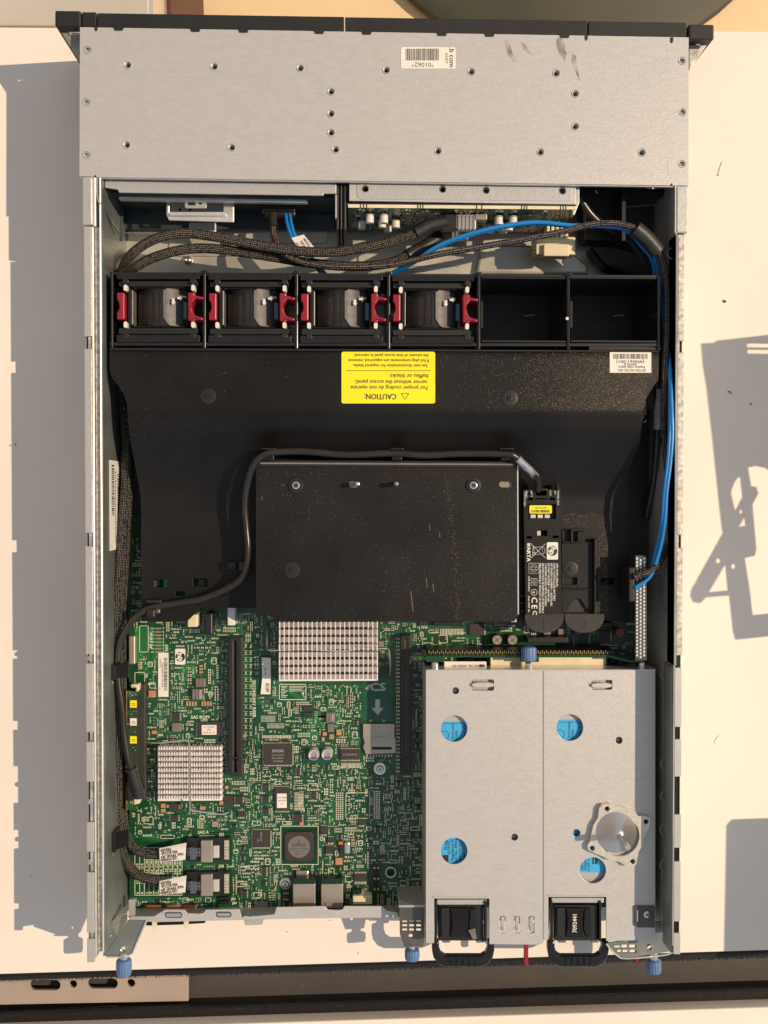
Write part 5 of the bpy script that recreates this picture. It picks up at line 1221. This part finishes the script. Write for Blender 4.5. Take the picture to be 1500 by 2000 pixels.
MB().prism([(996, 1213), (1009, 1206), (1009, 1215), (1000, 1215)], zt-.005, zt-.003).build('corner_glint', bright, tr)
MB().prism([(507, 902.5), (1004, 905), (1004, 909), (507, 906.5)], zt, zt+.003).build('front_strip', mat('pinkish_steel', (.42, .33, .29, 1), .35, .6, .05, 80), tr, bevel=.001)
MB().prism([(500, 898), (1008, 901), (1008, 914), (500, 911)], zt-.003, zt+.0012).build('front_lip', blackp, tr, bevel=.0006)
MB().prism([(681, 940), (706, 940), (706, 953), (681, 953)], zt-.004, zt-.003).build('slot_backing', mat('pink_steel', (.36, .29, .26, 1), .4, .5, .05, 80), tr)
MB().prism([(975, 940), (1004, 940), (1004, 953), (975, 953)], zt-.004, zt-.003).build('slot_backing', mat('tan_steel', (.33, .27, .23, 1), .4, .5, .05, 80), tr)
for x in (578, 925):
    k = ring(MB(), x, 948, [(15, zt+.0001), (14.4, zt+.0012), (10, zt+.0014), (9, zt+.0004), (8.4, zt-.001)], 28).build('rubber_grommet', blackp, tr, smooth=True)
    MB().lathe(x, 948, [(8.6, zt-.001), (7.6, zt+.0008), (5.4, zt+.001), (4.6, zt+.0003)], 24).build('screw', chrome, tr, smooth=True); MB().cyl(x, 948, 4.2, zt, zt+.0008, 6).build('hex_recess', ink, tr)
for x in (698, 774):
    MB().lathe(x, 945, [(4.6, zt), (4.6, zt+.009), (5.2, zt+.0095), (5.2, zt+.011), (4, zt+.0125), (1.2, zt+.013)], 18).build('pin', chrome if x == 698 else greyfan, tr, smooth=True)
marker(570, 1114, zt, tr, 15.5)
b = MB(); r = random.Random(4)
for i in range(260):
    t_ = r.random(); y = 925+t_*285; x = 868+26*math.sin(min(1, t_*1.15)*1.5)+r.gauss(0, 3.5); q = r.uniform(.25, .6); b.prism([(x-q, y-q), (x+q, y-q*.6), (x+q*.8, y+q)], zt, zt+.00006)
for i in range(1500):
    x = 1008-abs(r.gauss(0, 150)); y = r.uniform(925, 1208); q = r.uniform(.15, .45)
    if x > 505: b.prism([(x-q, y-q), (x+q, y-q*.6), (x+q*.8, y+q)], zt, zt+.00006)
for x, y, l in ((511, 970, 6), (553, 946, 3), (838, 1024, 12), (858, 1040, 10), (802, 1155, 40), (832, 1130, 18), (845, 1140, 15)): b.prism([(x, y), (x+.7, y), (x+l*.12+.7, y+l), (x+l*.12, y+l)], zt, zt+.00006)
b.build('dust', mat('dust_grain', (.30, .25, .18, 1), .7, 0, .1, 60), tr, kind='stuff')
for x0, x1 in ((513, 535), (765, 785), (978, 1000)):
    MB().box(x0, 887, x1, 899, zt-.004, zt+.007).build('cable_clip', blackm, tr, bevel=.0006); MB().box(x0-2, 875, x1+3, 878, zt-.004, zt+.010).build('cable_clip', blackp, tr, bevel=.0004)
# dust grains on the baffle
b = MB()
for i in range(5200):
    x = 1275-abs(r.gauss(0, 150)); y = r.uniform(690, 822)+(r.gauss(0, 8))
    if x > 1262 and y > 735: continue
    q = r.uniform(.2, .55); y = min(y, 830); zz = bprof(y)+.00015; b.prism([(x-q, y-q), (x+q, y-q*.6), (x+q*.8, y+q)], zz-.0001, zz)
for i in range(3800):
    x = r.uniform(1100, 1188); y = 1210-abs(r.gauss(0, 150))
    if y < 960 or (x < 1168 and y > 1030): continue
    q = r.uniform(.2, .5); b.prism([(x-q, y-q), (x+q, y-q*.6), (x+q*.8, y+q)], bprof(y), bprof(y)+.00008)
for i in range(260):
    x = r.uniform(230, 1000); y = r.uniform(690, 870); q = r.uniform(.2, .5); zz = bprof(y); b.prism([(x-q, y-q), (x+q, y-q*.6), (x+q*.8, y+q)], zz-.0001, zz+.0001)
b.build('dust', mat('dust_grain_warm', (.46, .37, .23, 1), .7, 0, .1, 60), ba, kind='stuff')
# ================================================================ CABLES
def cable(name, lab, pts, r_, m_, flat=1.0, group=None, extra=None, n=14):
    t = thing(name, W(*pts[0]), lab, 'cable', group)
    MB().tube(pts, r_, n, flat=flat).build('jacket' if m_ in (jacket, bluec, blackp) else 'braided_sleeve', m_, t, smooth=True)
    return t
# battery cable running round the tray
t = cable('battery_cable', 'smooth black cable looping around the raised tray from the battery down to the memory module',
      [(1051, 958, .058), (1050, 938, .064), (1034, 918, .072), (1008, 893, .078), (985, 887, .079), (900, 886, .078), (830, 889, .078), (770, 885, .078), (680, 888, .078), (600, 882, .078), (550, 882, .078), (518, 887, .079), (497, 905, .077), (484, 940, .072), (478, 985, .068), (481, 1030, .066), (484, 1070, .066), (481, 1105, .064),
       (468, 1132, .060), (440, 1151, .057), (395, 1169, .055), (345, 1178, .055), (300, 1185, .055), (272, 1198, .056), (252, 1220, .056), (236, 1252, .056), (230, 1290, .056), (231, 1330, .056), (238, 1380, .055), (242, 1430, .054), (250, 1480, .053), (262, 1518, .050), (268, 1540, .047)], .0026, jacket)
MB().tube([(1046, 931, .0655), (1034, 918, .072), (1020, 905, .0755), (1010, 895, .078)], .0031, 12).build('silver_tape', mat('silver_tape', (.45, .47, .52, 1), .25, .6, .2, 200), t, smooth=True)
MB().tube([(256, 1500, .052), (264, 1525, .049), (270, 1545, .046), (272, 1553, .044)], .0040, 12, r2=.0048).build('heat_shrink', shrink, t, smooth=True)
# left bundle of two thick braided cables
sas = [[(872, 432, .064), (840, 440, .064), (812, 455, .064), (770, 470, .064), (720, 482, .062), (650, 492, .061), (580, 490, .061), (500, 478, .063), (430, 464, .064), (360, 456, .064), (300, 468, .064), (254, 500, .062), (236, 540, .050), (228, 600, .040), (226, 700, .036), (240, 790, .036), (246, 860, .038), (246, 940, .042), (240, 1020, .046), (233, 1100, .050), (229, 1180, .050), (228, 1260, .050), (231, 1340, .050), (231, 1440, .048), (230, 1540, .046), (232, 1620, .042), (238, 1660, .034), (252, 1690, .028), (275, 1712, .024), (316, 1722, .022)],
       [(860, 462, .040), (825, 484, .046), (795, 500, .050), (750, 516, .048), (680, 520, .046), (600, 513, .048), (540, 503, .052), (470, 492, .056), (400, 485, .058), (345, 490, .059), (295, 505, .059), (258, 525, .056), (234, 535, .044), (232, 600, .032), (236, 700, .030), (250, 790, .030), (252, 880, .034), (250, 950, .038), (246, 1030, .040), (242, 1110, .042), (238, 1190, .042), (237, 1260, .042), (238, 1340, .042), (238, 1440, .040), (238, 1540, .038), (242, 1610, .036), (250, 1640, .031), (266, 1660, .027), (290, 1668, .023), (316, 1670, .022)]]
for i, (P, lab) in enumerate(zip(sas, ('thick braided cable down the left wall, ending in the lower white tagged plug', 'thick braided cable down the left wall, ending in the upper white tagged plug'))):
    t = cable('braided_cable', lab, P, .0038, braid_m, .8, 'thick braided cables along the left wall')
    MB().tube(P[:3], .0050, 12, smooth=4).build('heat_shrink', shrink, t, smooth=True)
    y0 = 1658 if i else 1722
    k = MB(); n_ = 10; vs = []; fs = []      # curved paper tag wrapped over the cable
    A = (((311, y0-1), (364, y0-12)), ((312, y0+26), (362, y0+21)))
    for j in range(n_+1):
        q = j/n_; zz = .0262+.0022*math.sin(math.pi*q)
        for u in (0, 1): p0, p1 = A[0][u], A[1][u]; vs.append(W(lerp(p0[0], p1[0], q), lerp(p0[1], p1[1], q)-0, zz))
    for j in range(n_): fs.append((j*2, j*2+2, j*2+3, j*2+1))
    vs += [v-Vector((0, 0, .0004)) for v in vs]; m_ = 2*(n_+1); fs += [tuple(a+m_ for a in f[::-1]) for f in fs]; k.raw(vs, fs); s = k.build('paper_tag', paper, t, smooth=True)
    b = MB(); 
    for q, tx, wd in ((.24, 'HP P/N:', 20), (.46, '493228-006', 32), (.70, 'HP SPARE P/N', 43), (.92, '498426-001', 32)): text(b, tx, 315+wd/2, y0-2+q*28-wd*.09, 8.5, .02855, 9, 1, .02, width=wd)
    b.build('printing', ink, s)
# plug bodies on the two sockets are part of the cables' ends
# drive connector cables
t = cable('power_cable', 'thin red flecked braided cable dropping from the black drive connector at upper left', [(532, 420, .045), (533, 440, .050), (536, 470, .055), (553, 495, .058), (590, 512, .060), (650, 521, .062), (720, 521, .064), (780, 515, .066), (850, 498, .070), (940, 482, .074), (1030, 466, .078), (1100, 452, .080), (1150, 439, .082), (1200, 436, .082), (1240, 446, .080), (1262, 465, .078), (1285, 490, .076), (1297, 520, .074), (1302, 570, .075), (1302, 650, .077), (1299, 720, .078), (1297, 790, .076), (1297, 850, .070), (1306, 950, .062), (1310, 1020, .058), (1306, 1060, .066), (1290, 1095, .074), (1265, 1118, .078), (1238, 1126, .078)], .0024, braid_f)
MB().tube([(532, 420, .0455), (533, 445, .051)], .0035, 12, smooth=0).build('heat_shrink', shrink, t, smooth=True)
MB().tube([(1240, 446, .080), (1262, 465, .078), (1285, 492, .076)], .0060, 14).build('black_tape', shrink, t, smooth=True)
MB().tube([(536, 462, .0545), (545, 484, .0570), (560, 499, .0585)], .0026, 12).build('red_flecked_sleeve', braid_r, t, smooth=True)
for i, (o_, lab) in enumerate(((0, 'left blue data cable leaving the black drive connector, passing under the braids'), (8, 'right blue data cable leaving the black drive connector, passing under the braids'))):
    t = thing('blue_cable', W(560, 425, .045), lab, 'cable', 'blue cables from the drive connector')
    MB().tube([(558+o_, 418, .046), (561+o_, 437, .050), (569+o_*.9, 460, .052), (584+o_, 485, .052), (600+o_*.6, 500, .045), (616+o_, 520, .034), (632+o_, 540, .022)], .0013, 10).build('jacket', bluec, t, smooth=True)
t = MB().prism([(569, 465), (593, 458), (626, 498), (598, 506)], .0545, .0552).build('cable_tag', paper, label='white paper tag with black writing wrapped on the blue cables', cat='tag')
WL[t.name] = t.location.copy()
b = MB()
for tx, x, y, wd in (('484355-005', 604, 477, 30), ('REV F  *', 597, 481, 26), ('AX 04/SEP/09', 590, 486, 32)): text(b, tx, x-2, y+1, 7, .0554, -54, 1, .02, width=wd)
b.build('printing', ink, t)
for i, (dx, dy, dzz, lab) in enumerate(((0, 0, 0, 'outer blue data cable arching over the backplane and hugging the right wall'), (6, 5, -.004, 'inner blue data cable arching over the backplane and ending beside the baffle'))):
    t = thing('blue_cable', W(770, 530, .05), lab, 'cable', 'blue cables along the right wall')
    MB().tube([(768+dx, 532+dy*.4, .050+dzz), (812, 508+dy*.5, .062+dzz), (860, 478+dy*.6, .070+dzz), (920, 456+dy*.6, .076+dzz), (985, 441+dy*.5, .079+dzz), (1050, 434+dy*.5, .080+dzz), (1120, 440+dy*.5, .080+dzz), (1180, 437+dy, .079+dzz), (1225, 446+dy, .076+dzz), (1258-dx, 475+dy, .070+dzz), (1280-dx, 510, .066+dzz), (1288-dx, 560, .060+dzz), (1300-dx*.5, 640, .060+dzz), (1309-dx*.3, 720, .080+dzz*.2), (1312-dx*.5, 800, .0855+dzz*.2), (1313-dx*.9, 850, .086+dzz*.2), (1309-dx*.9, 905, .0855+dzz*.2), (1302-dx*.8, 960, .085+dzz*.2), (1298-dx*.8, 1020, .083+dzz*.3), (1288-dx, 1075, .078+dzz), (1270-dx*.5, 1125, .076+dzz), (1240, 1148+dy*.6, .076+dzz)], .0015, 12).build('jacket', bluec, t, smooth=True)
t = cable('sleeved_cable', 'black cable with a pale wrapped label standing beside the baffle at the right wall', [(1283, 690, .060), (1284, 760, .058), (1285, 800, .056), (1284, 850, .052), (1281, 900, .046), (1275, 950, .036), (1262, 1010, .026)], .0030, jacket)
MB().tube([(1286, 760, .0582), (1286, 800, .0562), (1285, 838, .0535)], .0034, 12, smooth=4).build('pale_label', mat('grey_paper', (.36, .35, .33, 1), .5, 0, .1, 80), t, smooth=True)
MB().box(1228, 1108, 1240, 1176, .050, .076).build('end_plug', blackp, t, bevel=.001)
t = cable('black_cable', 'loose black cable running across the dark corner beside the right drive cage', [(1130, 385, .050), (1155, 420, .046), (1190, 450, .040), (1235, 480, .034), (1262, 530, .030), (1270, 600, .028)], .0032, jacket)
# strap clips holding the bundle to the left wall
def strap(y0, y1, lab):
    t = thing('cable_clip', W(225, (y0+y1)/2, .050), lab, 'clip', 'cable clips on the left wall')
    MB().box(204, y0, 217, y1, .045, .064).build('clip_base', blackp, t, bevel=.0006); MB().box(212, y0+3, 226, y1-3, .050, .066).build('clip_tongue', blackg, t, bevel=.0006)
    MB().prism([(217, y0+6), (252, y0-6), (252, y0+28), (226, y1-8)], .0645 if y0 < 1500 else .060, .0655 if y0 < 1500 else .061).build('strap', blackm, t, bevel=.0005)
    MB().tube([(211, y0-2, .062), (213, y0-9, .062), (219, y0-7, .062)], .0010, 8).build('wire_hook', chrome, t, smooth=True); MB().tube([(211, y1-1, .060), (215, y1+4, .060), (222, y1, .060)], .0010, 8).build('wire_hook', chrome, t, smooth=True)
strap(1296, 1332, 'black strap clip holding the cables to the left wall beside the memory module'); strap(1624, 1668, 'black strap clip holding the cables to the left wall near the rear corner')
# ================================================================ POWER SUPPLY CAGE
zp = .062
pcg = thing('power_supply_cage', W(1056, 1570, .004), 'two bay grey steel power supply cage at the near right with round blue windows', 'power supply cage')
def cageface(name, outer, holes, m_=galv):
    return MB().prism(outer, zp-.0012, zp, holes=holes).build(name, m_, pcg, bevel=.0003)
h1 = [circ(887, 1423, 26, 36), circ(887, 1662, 26, 36), circ(890, 1349, 7, 18), circ(1005, 1635, 7, 18), rrect(921, 1327, 965, 1349, 4)]
h1 += [rrect(976+28*i, 1789, 988+28*i, 1823, 4) for i in range(3)]
cageface('left_cover', [(832, 1309), (1060, 1310), (1060, 1842), (1052, 1845), (956, 1844), (956, 1755), (848, 1755), (848, 1842), (832, 1842)], h1, galv_x)
h2 = [circ(1113, 1421, 26, 36), circ(1158, 1700, 25.5, 36), circ(1209, 1446, 7, 18), circ(1126, 1627, 7.5, 18), rrect(1155, 1328, 1196, 1347, 4), circ(1186, 1580, 5, 12), circ(1157, 1657, 5, 12), circ(1236, 1683, 5, 12), circ(1262, 1605, 5, 12)]
cageface('right_cover', [(1062, 1310), (1280, 1310), (1280, 1836), (1184, 1838), (1184, 1752), (1071, 1752), (1071, 1836), (1062, 1836)], h2, galv_x)
MB().prism(rect(1060.2, 1311, 1061.8, 1842), zp-.004, zp-.0008).build('seam', bright, pcg)
MB().prism(rect(833, 1308, 1280, 1310), zp-.020, zp-.0006).build('front_edge', bright, pcg)
m = MB(); m.wbox(W(832, 1500, zp).x, W(832, 1842, zp).y, .004, W(832, 1500, zp).x+.0012, W(832, 1309, zp).y, zp-.0013); m.build('cage_side', galv, pcg)
m = MB(); m.wbox(W(1280, 1500, zp).x-.0012, W(832, 1842, zp).y, .004, W(1280, 1500, zp).x, W(832, 1309, zp).y, zp-.0013); m.build('cage_side', galv, pcg)
for x0, x1, y0, y1 in ((921, 965, 1327, 1349), (1155, 1196, 1328, 1347)):
    MB().prism([(x0+1, y0+8), (x0+12, y0+6), (x1-12, y0+6), (x1-1, y0+8), (x1-1, y0+14), (x1-12, y0+16), (x0+12, y0+16), (x0+1, y0+14)], zp-.001, zp+.0025).build('lifted_bridge', galv_x, pcg, bevel=.0008)
for x, y in ((890, 1349), (1005, 1635), (1209, 1446)): MB().lathe(x, y, [(8, zp-.006), (5, zp-.0045), (1, zp-.004)], 16).build('dimple', galv, pcg, smooth=True)
for i in range(3):
    x = 976+28*i; MB().prism([(x+2.5, 1791), (x+9.5, 1791), (x+10.5, 1818), (x+6, 1822), (x+1.5, 1818)], zp-.001, zp+.0008).build('spring_finger', galv, pcg, bevel=.0005); MB().lathe(x+6, 1814, [(4, zp+.0008), (2.5, zp+.0018), (.5, zp+.002)], 14).build('finger_dimple', chrome, pcg, smooth=True)
for x0, x1, y in ((849, 955, 1754), (1073, 1184, 1751)):
    MB().prism(rect(x0+4, y+3, x1-4, y+13), zp-.004, zp-.0015).build('recess_ledge', galv, pcg, bevel=.0008)
    MB().prism(rect(x0-3, y-2, x1+1, y+1), zp, zp+.0006).build('raised_hem', galv_x, pcg, bevel=.0002)
# black corner bracket with screw
k = MB().prism([(1239, 1770), (1279, 1770), (1279, 1812), (1247, 1812), (1239, 1808)], zp+.0002, zp+.0016).build('corner_bracket', mat('grey_black_steel', (.10, .10, .10, 1), .42, .5, .1, 60), pcg, bevel=.0004)
MB().lathe(1264, 1787, [(7, zp+.0016), (6.5, zp+.003), (3, zp+.0036)], 18).build('screw', chrome, k, smooth=True)
b = MB(); b.obox(1264, 1787, 7, 1.6, 30, zp+.0036, zp+.0038); b.obox(1264, 1787, 7, 1.6, 120, zp+.0036, zp+.0038); b.build('drive_recess', ink, k)
MB().box(1244, 1778, 1246.5, 1800, zp+.0016, zp+.0022).build('raised_rib', galv, k)
# conical mount
castm = mat('bright_cast_steel', (.66, .62, .56, 1), .34, .5, .06, 300, .3, 900)
P = [(1159, 1612), (1168, 1598), (1170, 1580), (1176, 1571), (1192, 1570), (1200, 1574), (1220, 1577), (1240, 1584), (1246, 1594), (1262, 1594), (1270, 1600), (1270, 1612), (1256, 1640), (1256, 1650), (1247, 1664), (1243, 1688), (1238, 1694), (1222, 1692), (1212, 1684), (1190, 1680), (1176, 1672), (1160, 1666), (1149, 1660), (1147, 1652), (1152, 1644), (1154, 1634)]
sq = thing('conical_mount', W(1208, 1635, zp), 'shiny conical steel mount with four ears and a pin on the right power supply cover', 'mount')
MB().prism(P, zp+.0003, zp+.0042, holes=[circ(1186, 1580, 5, 14), circ(1157, 1657, 5, 14), circ(1236, 1683, 5, 14), circ(1262, 1605, 5, 14), circ(1209, 1633, 40, 40)]).build('flange', castm, sq, bevel=.0008)
MB().lathe(1209, 1633, [(42, zp+.0040), (39, zp+.0046), (26, zp+.0082), (14, zp+.0115), (10, zp+.0130), (6, zp+.0134), (3, zp+.0134)], 48).build('cone', mat('spun_steel', (.62, .60, .58, 1), .25, .85, .04, 60, stretch=(1, 1, 1)), sq, smooth=True)
c = W(1213, 1640, zp+.012); b = MB(); b.wcyl(W(1209, 1633, zp+.010), W(1209, 1633, zp+.010)+Vector((.0005, -.0005, .024)), .0026, 16, r2=.0021); b.build('centre_pin', chrome, sq, smooth=True)
# PSU bodies with labels and handles
def psu(x0, x1, hx0, hx1, lab, lbls, num):
    t = thing('power_supply', W((x0+x1)/2, 1590, .006), lab, 'power supply', 'power supplies in the cage')
    zt_ = zp-.0045
    MB().prism(rect(x0+4, 1316, x1-4, 1752), .006, zt_).build('case', galv, t, bevel=.0006)
    for (y0, y1, xx0, xx1, lines_) in lbls:
        s = MB().prism(rrect(xx0, y0, xx1, y1, 2), zt_, zt_+.0003).build('blue_label', bluel, t); b = MB()
        for it in lines_:
            if it[0] == 'ring': ring(b, it[1], it[2], [(it[3], zt_+.0004), (it[3]-1, zt_+.0004)], 28)
            elif it[0] == 'bar': b.prism(rect(*it[1:5]), zt_+.0003, zt_+.0004)
            else: text(b, it[0], it[1], it[2], it[3], zt_+.0004, it[4], 1, .02, width=it[5] if len(it) > 5 else None)
        b.build('printing', ink, s)
    # rear latch block
    bl = MB().prism(rect(hx0, 1768, hx1, 1838), .020, zp-.003).build('rear_block', blackp, t, bevel=.001)
    MB().prism(rect(hx0+6, 1774, hx0+22, 1832), zp-.003, zp+.001).build('block_rib', blackp, bl, bevel=.0008)
    MB().prism([(hx0+22, 1774), (hx1-24, 1774), (hx1-28, 1800), (hx1-24, 1832), (hx0+22, 1832), (hx0+26, 1800)], zp-.003, zp-.0005).build('block_saddle', blackm, bl, bevel=.0012)
    MB().prism([(hx1-26, 1776), (hx1-14, 1776), (hx1-12, 1830), (hx1-20, 1834), (hx1-28, 1815)], zp-.003, zp+.0008).build('block_rib', blackg, bl, bevel=.0008)
    if num: b = MB(); text(b, num, (hx0+hx1)/2-2, 1803, 12, zp-.0003, 90, 1, .02, width=36); b.build('printing', whiteink, bl)
    else: MB().prism([(hx1-30, 1817), (hx1-16, 1813), (hx1-13, 1834), (hx1-20, 1835)], zp+.0008, zp+.0014).build('grey_chip', greyfan, bl, bevel=.0004)
    for xx in (hx0-7, hx1+2): MB().prism(rect(xx, 1760, xx+5, 1840), zp-.006, zp+.0005).build('side_guide', blackg, bl, bevel=.0008)
    # handle loop
    cx = (hx0+hx1)/2+5; w2 = (hx1-hx0)/2+17
    out = [(cx-w2, 1838), (cx-w2, 1858), (cx-w2+3, 1872), (cx-w2+12, 1884), (cx-w2+26, 1890), (cx+w2-26, 1890), (cx+w2-12, 1884), (cx+w2-3, 1872), (cx+w2, 1858), (cx+w2, 1838), (cx+w2-14, 1838), (cx+w2-14, 1852), (cx+w2-18, 1862), (cx+w2-27, 1868), (cx-w2+27, 1868), (cx-w2+18, 1862), (cx-w2+14, 1852), (cx-w2+14, 1838)]
    hd = MB().prism(out, .045, .052).build('handle', blackg, t, bevel=.0016, seg=3)
    inn = [(lerp(cx, x, .965), lerp(1850, y, .93)) for x, y in out[:10]]
    for q in (-.75, -.38, 0, .38, .75): MB().obox(cx+q*32, 1879, 1.2, 18, 0, .052, .0532).build('handle_rib', blackg, hd, bevel=.0003)
    for xx in (cx-w2+20, cx+w2-36): MB().box(xx, 1836, xx+16, 1842, .050, .056).build('hinge_barrel', greyfan, hd, bevel=.0008)
    return t
psu(836, 1058, 856, 944, 'power supply with a plain black rear handle, on the left side of the cage', [(1410, 1470, 800+40, 912, [('ring', 868, 1436, 9), ('ROUS AREA', 885, 1428, 6, 90), ('E/M/S/E', 892, 1436, 6, 90), ('TUV VDE', 908, 1428, 7, 90), ('bar', 866, 1412, 905, 1413)]),
    (1630, 1700, 840, 930, [('Produ', 871, 1650, 8, 90), ('(S)TRUST', 877, 1655, 7, 90), ('Regulatory M', 884, 1660, 8, 90, 40), ('Part No. 49924', 891, 1662, 8, 90, 46), ('499250-201', 899, 1662, 8, 90, 38), ('rt No. 51177', 906, 1662, 8, 90, 40), ('bar', 864, 1670, 876, 1690)])], None)
psu(1066, 1276, 1082, 1168, 'power supply with 7092441 on its black rear latch, on the right side of the cage', [(1406, 1470, 1070, 1138, [('ring', 1094, 1434, 9), ('ROUS AREA', 1112, 1426, 6, 90), ('E/M/S/E', 1119, 1434, 6, 90), ('VDE TUV', 1133, 1424, 7, 90), ('bar', 1092, 1410, 1130, 1411)]),
    (1600, 1704, 1112, 1200, [('100V', 1137, 1692, 8, 90), ('Output', 1143, 1688, 8, 90), ('+12V =', 1150, 1690, 8, 90), ('65', 1126, 1627, 8, 90), ('bar', 1157, 1675, 1160, 1688), ('bar', 1162, 1675, 1167, 1688)])], '7092441')
# red release latches
for x, w_, y1, zz, lab in ((1024, 5, 1886, .050, 'red release lever poking out between the two handles'), (1242, 5, 1880, .046, 'short red release lever under the rear bracket at the right')):
    t = MB().prism([(x, 1838), (x+w_+3, 1838), (x+w_+3, y1), (x+w_-1, y1), (x, y1-3)], zz-.004, zz).build('release_lever', redp, label=lab, cat='lever', bevel=.0006)
# riser board in front of the cage with row of pins
rs = thing('riser_board', W(1040, 1280, .05), 'green riser board edge with a long pin row in front of the power supply cage', 'circuit board')
MB().prism([(828, 1279), (1190, 1279), (1235, 1290), (1258, 1290), (1258, 1294), (1228, 1294), (1190, 1284), (828, 1284)], .020, .050).build('board', pcb, rs, bevel=.0003)
b = MB(); i = 0
x = 838
while x < 1190: b.obox(x, 1275+(1 if i % 2 else -1.5), 1.3, 6, 0, .047, .0485); x += 4.1; i += 1
b.build('pin_row', gold, rs, kind='stuff')
MB().prism([(836, 1270), (1200, 1270), (1200, 1279), (836, 1279)], .018, .046).build('pin_header', blackp, rs, bevel=.0004)
for x0, x1 in ((832, 868), (1016, 1053)): MB().prism(rect(x0, 1281, x1, 1293), .0505, .0525).build('mounting_tab', pcb, rs, bevel=.0003)
for x in (850, 1034, 1255):
    MB().box(x-6, 1293, x+6, 1308, .046, .053).build('spacer', chrome, rs, bevel=.0015)
kb = knob(1033, 1275, 25, .068, vert=False).build('thumbscrew', bluek, rs, smooth=True) if False else None
k = knob(1033, 1262, 28, .060); kn = k.build('thumbscrew', bluek, rs, smooth=True)
MB().prism([(958, 1284), (1184, 1284), (1184, 1309), (958, 1309)], .030, .040).build('cream_card', cream_pl, rs, bevel=.0004)
s = MB().prism(rect(868, 1292, 950, 1310), .044, .0445).build('spare_label', paper, rs); b = MB()
text(b, 'GPN 462952-001', 920, 1306, 6, .0447, 180); text(b, 'Spares No. 496062-001', 912, 1300, 6, .0447, 180, width=60); b.cyl(941, 1303, 5.5, .0445, .0447, 16); b.prism(rect(936, 1298, 947, 1309), .0444, .04465); b.build('printing', ink, s)
